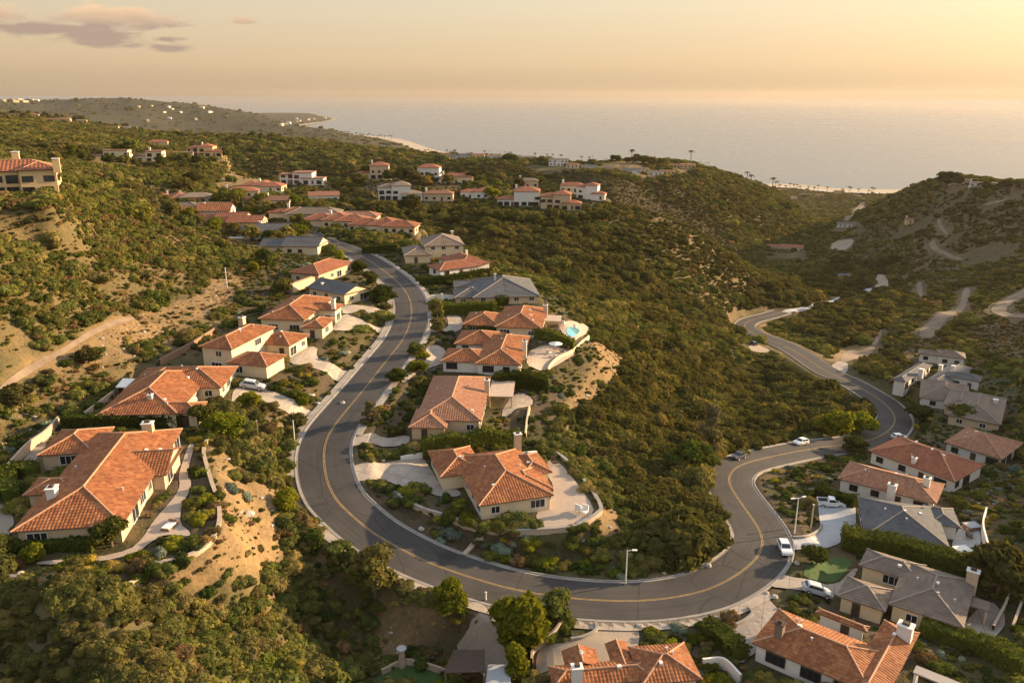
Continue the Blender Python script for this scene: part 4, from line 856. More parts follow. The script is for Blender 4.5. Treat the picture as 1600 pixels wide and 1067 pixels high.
# the shaded right-hand hills carry greyer soil; far land darkens with woodland
f=smooth((Rg-1100)/900)[...,None]; Cc=Cc*(1-f)+(farc*(.75+.6*fbm(GX/160,GY/160,4,5)[...,None]))*f
csd=np.full(GX.shape,1e3); mm=Rg>1200; csd[mm]=coast_sd(GX[mm],GY[mm]); be=(smooth((46-csd)/30)*(csd>0))[...,None]; Cc=Cc*(1-be)+np.array([.42,.34,.24])*be
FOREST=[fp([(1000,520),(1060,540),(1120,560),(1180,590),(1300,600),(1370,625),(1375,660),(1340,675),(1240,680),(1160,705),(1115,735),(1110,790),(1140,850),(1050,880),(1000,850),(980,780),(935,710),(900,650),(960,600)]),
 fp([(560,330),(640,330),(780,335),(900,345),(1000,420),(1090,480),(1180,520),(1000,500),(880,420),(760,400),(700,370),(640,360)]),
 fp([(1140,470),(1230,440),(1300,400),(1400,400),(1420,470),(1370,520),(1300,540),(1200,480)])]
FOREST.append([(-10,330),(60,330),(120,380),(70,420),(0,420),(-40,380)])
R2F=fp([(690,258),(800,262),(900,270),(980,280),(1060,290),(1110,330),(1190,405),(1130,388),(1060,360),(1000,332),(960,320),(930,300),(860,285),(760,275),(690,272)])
r2f_shade=polymask(R2F)
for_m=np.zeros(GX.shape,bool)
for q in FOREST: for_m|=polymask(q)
Cc[for_m]*=.55; Cc[r2f_shade]=np.array([.05,.042,.025])  # far ridge face: its shade is painted into the ground colour
for n,m,q in PV:
    k=polymask(q); GZ[k]-=.35
# road bed
_m=(Rg<600); dr=np.full(GX.shape,1e3); dr[_m]=seg_dist(GX[_m],GY[_m],[tuple(q[:2]) for q in ROAD[::3]])[0]
GZT=GZ.copy(); GZT[dr<ROAD_W+.9]-=.3
GZ=HG      # what stands on the ground is placed on the unsunk surface
nr,na=GX.shape; idx=np.arange(nr*na).reshape(nr,na); FQ=np.stack([idx[:-1,:-1],idx[:-1,1:],idx[1:,1:],idx[1:,:-1]],-1).reshape(-1,4)
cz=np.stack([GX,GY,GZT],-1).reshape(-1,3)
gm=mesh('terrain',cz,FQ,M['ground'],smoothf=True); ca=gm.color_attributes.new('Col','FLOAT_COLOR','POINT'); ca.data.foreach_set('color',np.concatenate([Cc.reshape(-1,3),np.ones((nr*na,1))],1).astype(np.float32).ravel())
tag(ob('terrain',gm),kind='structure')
# sea
mb=MB(); mb.add([(-70000,-4000,0),(70000,-4000,0),(70000,80000,0),(-70000,80000,0)],[(0,1,2,3)]); tag(mb.build('sea',M['sea']),kind='structure')
_i=[i for i in range(len(_coast)) if 2600<np.hypot(*_coast[i])<6500]; _cs=_coast[_i[0]:_i[-1]+1]
_cs=np.column_stack([_cs,np.full(len(_cs),.9)])
tag(ob('beach',ribbon(_cs,[-34,0,16],'beach',M['sand'],[1.6,.2,-.3])),kind='structure'); tag(ob('surf',ribbon(_cs,[14,34],'surf',M['foam'],[-.2,-.65])),kind='structure')
_cs=_coast[[i for i in range(len(_coast)) if _coast[i][0]>150 and _coast[i][0]<1100]]; _cs=np.column_stack([_cs,np.full(len(_cs),.9)])
tag(ob('beach',ribbon(_cs,[-16,0,8],'beach',M['sand'],[1.6,.2,-.3])),kind='structure'); tag(ob('surf',ribbon(_cs,[8,20],'surf',M['foam'],[-.25,-.65])),kind='structure')
# ---------- road ----------
RD=ROAD.copy(); RD[:,2]+=.03
tag(ob('road',ribbon(RD,np.linspace(-ROAD_W,ROAD_W,9),'road',M['asphalt'],.02)),kind='structure')
for s in (-1,1):
    a=ROAD_W
    tag(ob('kerb',ribbon(RD,sorted([s*(a-.02),s*(a+.42),s*(a+.46),s*(a+.68),s*(a+.72)]) ,'kerb',M['kerb'],[-.0,-.0,.14,.14,-.25][::1] if s>0 else [-.25,.14,.14,0,0])),kind='structure')
    tag(ob('centre_line',ribbon(RD,[s*.13-.05,s*.13+.05],'centre_line',M['yellow'],.034)),kind='structure')
# pavements where the photograph has them
def part_road(i0,i1,offs,zs,name,mat):
    tag(ob(name,ribbon(RD[i0:i1],offs,name,mat,zs)),kind='structure')
K=lambda i:i*6
part_road(K(0),K(14),[4.9+.73,4.9+2.3],[.1,.1],'pavement',M['concrete'])
part_road(K(3),K(12),[-7.0,-5.63],[.1,.1],'pavement',M['concrete'])
part_road(K(16),K(26),[ROAD_W+.73,ROAD_W+1.9,ROAD_W+2.5],[.10,.10,.08],'pavement',M['concrete'])
part_road(K(21),K(27),[ROAD_W+.73,ROAD_W+2.6],[.1,.1],'pavement',M['concrete'])
for n,m,q in PV: sheet(n,q,M[m],.05,1.0 if np.hypot(*q[0])<400 else 4.)
# pools and lawns
for nm,mt,pts,of in (('swimming_pool','pool',[(883,515),(897,511.5),(907,516),(900,526),(889,527)],.12),('lawn','lawn',[(1256,900),(1262,880),(1290,868),(1318,866),(1334,872),(1322,893),(1305,908)],.08),('lawn','lawn',[(592,1080),(595,1052),(640,1040),(680,1050),(700,1062),(702,1080)],.1),('lawn','lawn',[(1508,868),(1516,850),(1536,847),(1542,860),(1530,868)],.08)):
    o=sheet(nm,smooth_poly(px_poly(pts),1),M[mt],of,1.)
    if nm=='swimming_pool': tag(o,'small blue swimming pool on the terrace at the valley edge','pool',kind='thing')
# ---------- houses ----------
shared()
for k,s in HS.items():
    build_house(s.get('nm','house'),s['o'],s['z'],s['th'],s['W'],s['wall'],s['roof'],s['lod'],s['label'],s.get('chim',()),s['fl'],garage=s.get('garage'))
for i,(o,z,th,W,wall,roof,label,dep,dd) in enumerate(far_specs):
    wd=W[-1][1] if len(W)>2 else W[0][1]
    build_house('house',o,z,th,W,wall,roof,0 if dep>430 else 1,label,chim=([(-1 if False else W[0][0]+1.5,W[0][3]-1.5,1.1,1.,2.0,'white')] if dep<700 and i%2==0 else ()),trim='dark_trim' if dep>300 else None,gap=3.3,big=(W[0][4]>5 and dep<700))
# hillside mansion at the left edge
def mansion():
    p=P(-4,312,27.); o=(p[0]-0,p[1]+6); th=math.radians(24)
    W=[(-14,13,-6,8,6.6,'h'),(3,13.2,-8,2,6.9,'h'),(-20,-6,-4,10,9.2,'h')]
    r=build_house('mansion',o,CAM_Z-27.,th,W,'ochre','tile3',1,'two-storey ochre mansion with arcades and square towers high on the left hillside',chim=[(2,5,1.8,1.8,3.4,'ochre'),(9,6,1.8,1.6,2.8,'ochre'),(-8,8,2,2,3.5,'ochre')],trim='dark_trim',gap=3.0,big=True); r['category']='mansion'
mansion()
# ---------- vegetation ----------
def hidden_collection(name,meshes):
    c=bpy.data.collections.new(name)
    for i,m in enumerate(meshes): c.objects.link(bpy.data.objects.new('%s_%02d'%(name,i),m))
    return c
def scatter(name,pts,scl,idx,rotz,col,kindlabel=None,mat=None):
    """countless plants as ground cover: one object, instanced in geometry nodes"""
    me=bpy.data.meshes.new(name); me.vertices.add(len(pts)); me.vertices.foreach_set('co',np.asarray(pts,np.float32).ravel())
    for n,t,d in (('sc','FLOAT_VECTOR',scl),('ro','FLOAT_VECTOR',rotz),('ix','INT',idx)):
        a=me.attributes.new(n,t,'POINT'); a.data.foreach_set('value' if t=='INT' else 'vector',np.asarray(d,np.int32 if t=='INT' else np.float32).ravel())
    ng=bpy.data.node_groups.new(name+'_nodes','GeometryNodeTree'); ng.interface.new_socket('Geometry',in_out='INPUT',socket_type='NodeSocketGeometry'); ng.interface.new_socket('Geometry',in_out='OUTPUT',socket_type='NodeSocketGeometry')
    t=NT(ng); gi=t.n('NodeGroupInput'); ci=t.n('GeometryNodeCollectionInfo'); ci.inputs[0].default_value=col; ci.inputs[1].default_value=True; ci.inputs[2].default_value=True
    def at(n,ty): 
        nd=t.n('GeometryNodeInputNamedAttribute',dict(data_type=ty)); nd.inputs[0].default_value=n; return nd.outputs[0]
    ip=t.n('GeometryNodeInstanceOnPoints'); ip.inputs['Pick Instance'].default_value=True
    ng.links.new(gi.outputs[0],ip.inputs['Points']); ng.links.new(ci.outputs[0],ip.inputs['Instance']); ng.links.new(at('ix','INT'),ip.inputs['Instance Index']); ng.links.new(at('ro','FLOAT_VECTOR'),ip.inputs['Rotation']); ng.links.new(at('sc','FLOAT_VECTOR'),ip.inputs['Scale'])
    go=t.n('NodeGroupOutput'); ng.links.new(ip.outputs[0],go.inputs[0])
    o=ob(name,me); md=o.modifiers.new('plants','NODES'); md.node_group=ng; tag(o,kindlabel,kind='stuff'); return o
_rb=np.random.default_rng(5)
PB={k:[bush_mesh('%s_bush'%k,L[k],i+10*len(k),n,sz,fl,lb) for i in range(c)] for k,c,n,sz,fl,lb in (('chaparral',4,620,.085,.62,9),('forest',5,620,.085,.75,9),('garden',3,620,.085,.7,8),('sage',2,700,.075,.55,8),('yellow',2,600,.08,.62,8),('dry',2,450,.08,.6,7),('bright',2,620,.09,.7,9),('hedge',1,700,.07,.8,10))}
PB['chaparral']+=[bush_mesh('twiggy_bush',L['chaparral'],91,380,.10,.85,5),bush_mesh('spreading_bush',L['chaparral'],92,700,.07,.42,14),bush_mesh('ragged_bush',L['garden'],94,300,.13,.7,6)]
LMK=[(150,760,'the nearest left villa'),(250,620,'the patio-cover villa'),(390,550,'the two-storey villa'),(465,495,'the stepped-hip villa'),(490,430,'the red-and-grey roof pair'),(780,770,'the walled-terrace villa'),(710,640,'the mottled-roof house'),(760,555,'the white-walled house'),(800,500,'the pool house'),(770,455,'the low grey house'),(1390,755,'the twin-chimney house'),(1410,820,'the slate-roofed house'),(1430,930,'the brown-shingled house'),(1300,1020,'the lower right villa'),(1000,1050,'the cut-off orange roof'),(1155,714,'the dark SUV'),(1252,691,'the far white SUV'),(1243,832,'the double-armed lamp'),(980,912,'the slim street lamp'),(1163,512,'the canyon road bend'),(1108,716,'the tall eucalyptus'),(770,985,'the gravel driveway'),(390,820,'the bare slope'),(462,698,'the white pole'),(35,640,'the lone dark tree'),(590,928,'the big rounded pine'),(1350,650,'the far road bend'),(400,650,'the sunlit drive'),(640,1050,'the lower green'),(200,1000,'the lower left corner'),(930,560,'the bare cliff edge'),(100,540,'the hillside footpath'),(30,300,'the hilltop mansion'),(1500,720,'the right-edge house'),(1570,930,'the planted terraces'),(620,740,'the main driveway'),(400,960,'the lower wooded slope')]
_lm=hit([l[0] for l in LMK],[l[1] for l in LMK])
def near_label(kn,x,y):
    d=np.hypot(_lm[:,0]-x,_lm[:,1]-y); a=np.argsort(d)[:2]; q=_lm[a[0]]; dx,dy=x-q[0],y-q[1]
    rel=('right of' if dx>0 else 'left of') if abs(dx)>abs(dy) else ('beyond' if dy>0 else 'in front of')
    return '%s %s %s %s, towards %s'%(kn.replace('dark evergreen bush','dark bush').replace('dry brownish bush','dry bush') if len(kn.split())>3 else kn,'just' if d[a[0]]<14 else 'farther' if d[a[0]]<30 else 'well',rel,LMK[a[0]][2],LMK[a[1]][2])
# masks on a lookup of the terrain grid
veg_block=np.zeros(GX.shape,bool)
for q in HPOLY: veg_block|=polymask(q,1.0)
for n,m,q in PV: veg_block|=polymask(q,.9 if np.hypot(*q[0])<290 else 3.2)
for n in ('swimming_pool','lawn'): pass
for pts in ([(1250,903),(1258,878),(1290,864),(1318,862),(1338,872),(1325,895),(1308,912)],[(590,1080),(592,1050),(640,1036),(684,1048),(702,1060),(704,1080)],[(1506,870),(1514,848),(1538,845),(1544,862),(1530,870)]): veg_block|=polymask(fp(pts))
veg_block|=dr<ROAD_W+2.1; veg_block|=(dr<ROAD_W+5.5)&(GY>255)&(GX>60)
YARD=[[(225,300),(400,285),(510,290),(640,345),(650,400),(560,400),(480,385),(380,400),(230,345)],[(555,262),(930,280),(955,318),(900,332),(740,320),(600,322),(555,295)],[(130,240),(340,232),(345,252),(140,262)],[(600,232),(690,238),(1060,250),(1090,262),(1060,272),(1000,280),(900,272),(760,262),(620,245)],[(1470,276),(1600,282),(1600,298),(1470,292)],[(1190,380),(1265,378),(1262,402),(1195,402)],[(1300,342),(1345,342),(1345,362),(1300,362)],[(1205,292),(1350,296),(1350,318),(1230,316)],[(0,182),(140,194),(280,208),(280,218),(120,206),(0,194)]]
yard_m=np.zeros(GX.shape,bool)
for q in YARD: yard_m|=polymask(fp(q))
gard_m=soft(gar)>.3; bare_m=bs[...,0]
SHX,SHY=GX,GY
def lut(A,X,Y):
    a=np.clip(np.round(np.interp(np.arctan2(X,Y),AZ,np.arange(len(AZ)))),0,len(AZ)-1).astype(int); r=np.clip(np.round(np.interp(np.log(np.hypot(X,Y)),np.log(RR),np.arange(len(RR)))),0,len(RR)-1).astype(int); return A[r,a]
def sample(n,r0,r1,a0=-40,a1=42,p=2.):
    """points whose density falls with distance"""
    a=np.radians(RNG.uniform(a0,a1,n)); r=np.exp(RNG.uniform(math.log(r0),math.log(r1),n)) if p==2 else np.sqrt(RNG.uniform(r0*r0,r1*r1,n)); return r*np.sin(a),r*np.cos(a),r
def rots(n): z=np.zeros((n,3)); z[:,2]=RNG.uniform(0,6.28,n); z[:,:2]=RNG.normal(0,.08,(n,2)); return z
N_NEAR,N_MID,N_FAR=60000,230000,170000
bands=[(N_NEAR,60,300,1),(N_MID,300,1000,1),(N_FAR,1000,2600,2),(9000,2600,6500,2)]
bx=[];
for n,r0,r1,p in bands:
    X,Y,R_=sample(n,r0,r1,p=p); blk=lut(veg_block,X,Y); g=lut(gard_m,X,Y); b=lut(bare_m,X,Y); fo=lut(for_m,X,Y); cs=lut(csd,X,Y)
    th=fbm(X/26,Y/26,3,77); keep=(~blk)&(cs>40)&(~g)&(RNG.random(n)>b*.97)&((th>np.where(lut(yard_m,X,Y),.54,np.where(lut(lhm,X,Y)>.5,.33,np.where(lut(rhm,X,Y)>.5,.33,np.where(R_>300,.16,.27))))+.12*(RNG.random(n)-.5))|fo|(R_>900)); keep&=(lut(lhm,X,Y)<.5)|(RNG.random(n)<.62); keep&=(lut(rhm,X,Y)<.5)|(RNG.random(n)<.7); X,Y,R_,fo=X[keep],Y[keep],R_[keep],fo[keep]
    s=RNG.lognormal(-.04,.42,len(X))*np.where(R_<300,1.22,np.where(R_<450,1.6,np.where(R_<800,1.45,np.where(R_<2600,2.1,7.))))*np.where(fo,1.35,1.); bx.append((X,Y,R_,s,fo,lut(bare_m,X,Y)))
X,Y,R_,S_,FO,BA=[np.concatenate([b[i] for b in bx]) for i in range(6)]
nz_=fbm(X/60,Y/60,3,55); _rf=lut(r2f_shade,X,Y); S_=np.where(_rf,S_*.62,S_); dark=FO|_rf|((nz_>.60)&(R_<1500)); dryk=(~dark)&(RNG.random(len(X))<.07)  # far ridge face gets small dark brush in place of its shade
Z=H(X,Y)-.12*S_
near=np.nonzero((R_<235)&(np.abs(np.degrees(np.arctan2(X,Y)))<34))[0]
# the bushes that show largest are individuals
size_px=S_[near]/R_[near]; order=near[np.argsort(-size_px)][:280]; ind=np.zeros(len(X),bool); ind[order]=True
cnt=0
for i in order:
    kind='forest' if dark[i] else 'dry' if dryk[i] else 'chaparral'; ms=PB[kind]; 
    u=proj((X[i],Y[i],Z[i]))[0]; v=proj((X[i],Y[i],Z[i]))[1]
    wh='on the slope at the lower left below the curved garden wall' if u<620 and v>850 else 'on the brushy slope between the left villas and the road' if u<620 and v>600 else 'on the golden hillside at the left' if u<450 else 'in the wooded canyon between the two arms of the road' if u<1230 and v<900 else 'around the lots at the lower right'
    kn={'forest':'dark rounded evergreen bush ','dry':'dry brownish bush ','chaparral':'olive-green chaparral bush '}[kind]
    kn={'forest':'dark evergreen bush','dry':'dry brownish bush','chaparral':'olive bush'}[kind]; kn=('large ' if S_[i]>1.9 else 'small ' if S_[i]<1.25 else '')+kn
    o=ob('chaparral_bush',ms[i%len(ms)],None,(X[i],Y[i],Z[i]),float(RNG.uniform(0,6.28)),(S_[i],S_[i],S_[i]*RNG.uniform(.8,1.1))); tag(o,near_label(kn,X[i],Y[i]),'bush','bushes '+wh)
sc=np.stack([S_,S_,S_*RNG.uniform(.7,1.1,len(S_))],1)
for nm,m,k,lab in (('chaparral',(~dark)&(~dryk)&(~ind),'chaparral','olive chaparral brush covering the hillsides'),('canyon_brush',dark&(~ind),'forest','dark evergreen brush filling the canyons and standing for shade on the far ridge'),('dry_brush',dryk&(~ind),'dry','dry brown brush among the green')):
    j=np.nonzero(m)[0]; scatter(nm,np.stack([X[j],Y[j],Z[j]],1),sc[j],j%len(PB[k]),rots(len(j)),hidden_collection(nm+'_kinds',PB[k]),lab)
# small tufts on the bare and garden ground
X,Y,R_=sample(95000,85,540,p=1); blk=lut(veg_block,X,Y); g=lut(gard_m,X,Y); b=lut(bare_m,X,Y); keep=(~blk)&((g&(RNG.random(len(X))<.75))|((b>.3)&(RNG.random(len(X))<.12))|((RNG.random(len(X))<.35)&(R_<340))|lut(yard_m,X,Y)|(lut(lhm,X,Y)>.5)|(lut(rhm,X,Y)>.5)); X,Y=X[keep],Y[keep]; g=g[keep]
S_=RNG.lognormal(-.55,.45,len(X))*np.where(g,1.15,.8); k=RNG.random(len(X)); S_=np.where((lut(lhm,X,Y)>.5)|(lut(rhm,X,Y)>.5),S_*1.25,S_); k=np.where(g,np.where(k<.74,0,np.where(k<.84,1,np.where(k<.91,2,3))),np.where(k<.6,3,0))
Z=H(X,Y)-.08*S_
gc=[PB['garden'][0],PB['garden'][1],PB['sage'][0],PB['yellow'][0],PB['dry'][0]]; ix=np.where(k==0,np.arange(len(X))%2,k+1)
scatter('garden_ground_cover',np.stack([X,Y,Z],1),np.stack([S_,S_,S_*.8],1),ix,rots(len(X)),hidden_collection('ground_cover_kinds',gc),'low mixed ground cover in the garden beds and on bare banks')

rkm=[]
for i in range(2):
    b_=MB(); b_.ball((0,0,0),1,6,4,.6); rkm.append(b_.mesh('stone',M['rock']))
X,Y,R_=sample(9000,90,330,p=1); b=lut(bare_m,X,Y); k=(~lut(veg_block,X,Y))&(b>.35); X,Y=X[k],Y[k]; S_=RNG.lognormal(-1.75,.5,len(X))
scatter('scattered_stones',np.stack([X,Y,H(X,Y)],1),np.stack([S_*1.3,S_,S_],1),np.arange(len(X))%2,rots(len(X)),hidden_collection('stone_kinds',rkm),'loose stones on the bare banks')

X,Y,R_=sample(70000,90,420,p=1); b=lut(bare_m,X,Y); k=(~lut(veg_block,X,Y))&((b>.25)|(lut(lhm,X,Y)>.4)|(lut(rhm,X,Y)>.4)); k&=fbm(X/5,Y/5,2,8)>.42; X,Y=X[k],Y[k]; S_=RNG.lognormal(-1.35,.4,len(X))
L['straw']=m_leaf('dry_straw',[(.30,.22,.11),(.24,.17,.085),(.34,.26,.14)],.2); gt=[bush_mesh('grass_tuft',L['straw'],201+i,90,.22,.5,3) for i in range(2)]
scatter('dry_grass',np.stack([X,Y,H(X,Y)-.03],1),np.stack([S_,S_,S_*.9],1),np.arange(len(X))%2,rots(len(X)),hidden_collection('grass_kinds',gt),'dry grass tufts on the open banks')
# ---------- trees ----------
CRN={}
for k,mt,shape,c,n,sz in (('oak','forest','round',4,1500,.085),('green','garden','round',3,1700,.08),('bright','bright','round',2,1700,.08),('pine','chaparral','round',3,1500,.085),('umbrella','garden','flat',1,1600,.08),('gum','gum','column',2,1500,.075),('column','bright','column',2,1600,.08),('cypress','forest','column',2,1500,.075)):
    CRN[k]=[crown_mesh(k+'_crown',L[mt],31*i+len(k)*7,n,sz,shape) for i in range(c)]
TK=[trunk_mesh('trunk',.7,.055,i) for i in range(3)]
tn=0
def tree(x,y,h,kind,label,group=None,z=None,wide=1.,name=None):
    global tn
    tn+=1; z=float(H(x,y)[0]) if z is None else z; s=h/(1.5 if kind not in('column','gum','cypress') else 2.2)
    if kind=='umbrella': s=h/1.15
    o=empty(name or {'gum':'eucalyptus_tree','cypress':'cypress_tree','pine':'pine_tree','umbrella':'umbrella_pine','oak':'oak_tree'}.get(kind,'garden_tree'),(x,y,z),random.uniform(0,6.28)); o.scale=(s*wide,s*wide,s); tag(o,label,'tree',group)
    ob('crown',CRN[kind][tn%len(CRN[kind])],o); ob('trunk',TK[tn%3],o); return o
TREES=[(590,928,8.,'pine',1.05,'big rounded tree leaning over the outer kerb of the lower road bend'),
(706,958,5.8,'bright',1.,'bright green tree at the kerb left of the gravel driveway mouth'),
(822,1012,10.,'bright',.95,'largest dense green tree right beside the gravel driveway'),(874,970,5.5,'pine',.9,'small yellowish tree next to the largest dense green tree'),
(812,1066,6.5,'column',1.3,'bright green columnar tree below the largest dense green tree'),
(353,688,5.5,'bright',1.3,'bright green tree at the top of the slope between the two nearest left villas'),(318,668,4.5,'green',1.3,'dark clipped tree at the front corner of the villa with the white patio cover'),
(392,640,4.,'bright',1.2,'small bright tree beside the sunlit drive of the villa with the white patio cover'),(447,800,4.2,'bright',1.2,'bright olive tree low on the slope beside the outer road bend'),
(178,858,4.6,'green',1.2,'citrus-like tree against the front wall of the nearest villa'),(58,882,3.2,'bright',1.,'small yellow-green tree in the front bed of the nearest villa'),(9,872,3.4,'green',1.1,'little tree by the wall end at the left picture edge'),
(35,640,4.8,'oak',1.5,'lone dark tree on the bare slope at the left'),(140,572,4.,'oak',1.5,'lone dark tree beside the upper footpath'),
(598,478,7.,'green',1.15,'round tree inside the upper road bend'),(581,662,5.2,'gum',1.7,'pale dry tree by the pavement at the mottled-roof house'),
(622,600,4.,'green',1.3,'round tree on the near side of the small looping drive'),(654,585,3.8,'bright',1.4,'round bright tree between the two looping drives'),(648,556,3.8,'pine',1.3,'round olive tree at the kerb above the looping drive'),(660,606,3.6,'pine',1.5,'low wide round tree in front of the mottled-roof house'),
(683,500,6.6,'pine',.9,'tall olive tree at the kerb by the long clipped hedge'),(684,522,5.,'pine',1.,'olive tree in the island of the pool house drive'),
(441,463,6.,'oak',1.4,'clipped dark dome tree behind the red and grey roofs'),(412,420,7.,'green',1.1,'tree beside the grey gabled house'),(394,428,4.,'bright',1.2,'small yellow-green tree beside the grey gabled house'),
(530,412,5.2,'bright',.9,'small upright yellow-green tree at the inner kerb near the road top'),(560,428,5.,'green',1.2,'tree at the inner kerb, second below the road top'),(577,446,5.,'green',1.2,'tree at the inner kerb, third below the road top'),
(1108,716,15.,'gum',.9,'tall pale eucalyptus standing out of the dark canyon trees'),(1082,742,9.,'green',1.2,'broad green tree at the canyon edge left of the eucalyptus'),
(1304,678,8.5,'bright',1.3,'broad round green tree on the inside of the far road bend'),(1345,672,6.5,'bright',1.3,'smaller round green tree next to the broad one inside the far bend'),
(1336,706,5.5,'green',1.3,'tree standing on the outer kerb in front of the far bend'),(1436,658,7.,'green',1.3,'round tree outside the far bend by the pale drive'),(1499,655,6.5,'green',1.2,'round tree below the brown-shingled house'),
(1268,794,3.,'pine',1.1,'small ball-shaped tree in the bed beside the parked pickup'),(1277,880,4.,'green',1.2,'tree on the corner of the small lawn'),(1562,925,9.,'oak',1.2,'large dark tree behind the walled yard at the right edge'),
(1478,284,13.,'oak',1.6,'broad rounded tree alone on the right-hand hilltop'),
(779,290,13.,'pine',1.,'tall pine behind the front row of the middle ridge'),(793,293,9.,'pine',1.2,'shorter pine right of the tall one on the middle ridge'),(843,291,10.,'pine',.8,'slim golden pine right of the little dark house'),(876,290,10.,'pine',.8,'slim golden pine between the two tan houses'),(936,305,9.,'cypress',1.,'upright tree behind the stepped white house'),(842,318,9.,'oak',1.1,'dark tree filling the gap between white and tan houses'),
(767,312,8.,'bright',1.2,'yellow-green tree left of the big white house'),(613,268,7.,'pine',1.,'small golden tree behind the arcaded house'),
(433,266,15.,'gum',1.,'tall golden tree behind the white modern house'),(408,268,10.,'gum',1.2,'golden bushy tree left of the tall golden one'),
(193,248,14.,'green',1.3,'broad tree between the long pale house and the terraced one'),(114,250,9.,'bright',1.,'yellow-green upright tree left of the long pale house'),(128,250,9.,'oak',1.3,'dark tree left of the long pale house'),
(362,328,10.,'umbrella',1.1,'umbrella-shaped pine in the upper cluster'),(372,318,8.,'bright',1.,'yellow-green tree rising behind the umbrella pine'),(500,280,10.,'cypress',2.,'dark dense tree right of the white modern house'),
(560,290,8.,'oak',1.5,'dark tree left of the arcaded house'),(285,300,8.,'oak',1.5,'dark tree above the farthest-left red roof'),(300,290,8.,'oak',1.5,'second dark tree above the farthest-left red roof')]
for u,v,h,k,wd,lab in TREES:
    x,y,z=hit1(u,v); tree(x,y,h,k,lab,None,z-.2,wd)
# lines of trees on the far crests
def tree_line(pts,n,h0,h1,kinds,lab,grp,jit=6,back=12):
    q=catmull(np.array([[a,b,0] for a,b in pts]),20)[:,:2]
    for i in range(n):
        u,v=q[int((i+.5)/n*(len(q)-1))]; x,y,z=hit1(u+random.uniform(-jit,jit),v); y+=random.uniform(0,back); tree(x,y,random.uniform(h0,h1),kinds[i%len(kinds)],lab,grp,float(H(x,y)[0])-.3,random.uniform(.9,1.3))
tree_line([(560,232),(640,236),(690,238),(760,240),(830,243),(900,247),(960,252),(1010,258),(1046,258)],46,6,10.5,['oak','pine','oak','green'],'dark rounded tree in the tree line on the crest of the far ridge','trees along the crest of the far ridge')
tree_line([(2,186),(60,188),(130,195),(210,207),(300,212),(380,216),(440,220)],34,5,9,['oak','oak','pine'],'dark tree on the crest of the distant left hilltop','trees along the distant left hilltop',5,20)
tree_line([(60,262),(110,256),(160,262),(230,266),(300,262),(345,258),(390,262),(440,262)],16,5,8.5,['oak','green','pine'],'rounded tree among the houses of the left ridge','trees on the left ridge')
tree_line([(480,278),(530,282),(610,288),(640,290),(700,293),(770,294),(850,294)],22,6,9,['oak','green','pine','oak'],'rounded tree between the house rows of the middle ridge','trees between the houses of the middle ridge',8,30)
tree_line([(500,310),(600,342),(660,342),(720,340),(790,350),(860,354),(950,345)],30,5,7.5,['oak','oak','green'],'dark tree on the slope just below the front row of the middle ridge','trees just below the middle ridge houses',8,4)
tree_line([(1490,287),(1520,290),(1560,292),(1600,292)],9,5,9,['oak'],'small dark tree beside the right-hand hilltop houses','trees on the right-hand hilltop')
tree_line([(240,335),(300,352),(350,372),(420,388),(470,365),(430,345),(380,335),(440,320),(500,340)],34,4,8,['green','oak','pine','bright'],'garden tree between the roofs of the upper cluster','trees between the roofs of the upper cluster',9,8)
# canyon woodland: the nearest as single trees, the rest as one mass
tm=lut
X,Y,R_=sample(52000,120,800,a0=-22,a1=36); k=lut(for_m,X,Y)&(~lut(veg_block,X,Y))&(lut(dr,X,Y)>np.where(Y>270,15,8))&(RNG.random(len(X))<.55); X,Y,R_=X[k],Y[k],R_[k]; S_=RNG.lognormal(math.log(2.8),.34,len(X))*np.where(R_>430,1.25,1.)*np.where(R_<230,.8,1.); Z=H(X,Y)-.9*S_/1.5
near=np.argsort(-S_/R_*np.where(R_<330,1,0))[:130]; ind=np.zeros(len(X),bool); ind[near]=True
for i in near:
    u,v,_=proj((X[i],Y[i],Z[i])); wh='on the canyon side next to the inner kerb' if u>1050 and v>700 else 'high on the canyon side below the terrace villas' if u<1000 else 'in the middle of the wooded canyon'
    tree(X[i],Y[i],S_[i]*1.5,'oak',near_label(('tall' if S_[i]>4.2 else 'low' if S_[i]<3.1 else 'rounded')+' dark oak',X[i],Y[i]),'oaks '+wh,Z[i],1.15)
j=np.nonzero(~ind)[0]; sc=np.stack([S_[j]*1.15,S_[j]*1.15,S_[j]],1)
scatter('woodland',np.stack([X[j],Y[j],Z[j]],1),sc,j%4,rots(len(j)),hidden_collection('woodland_kinds',CRN['oak']),'dark oak woodland on the canyon sides')
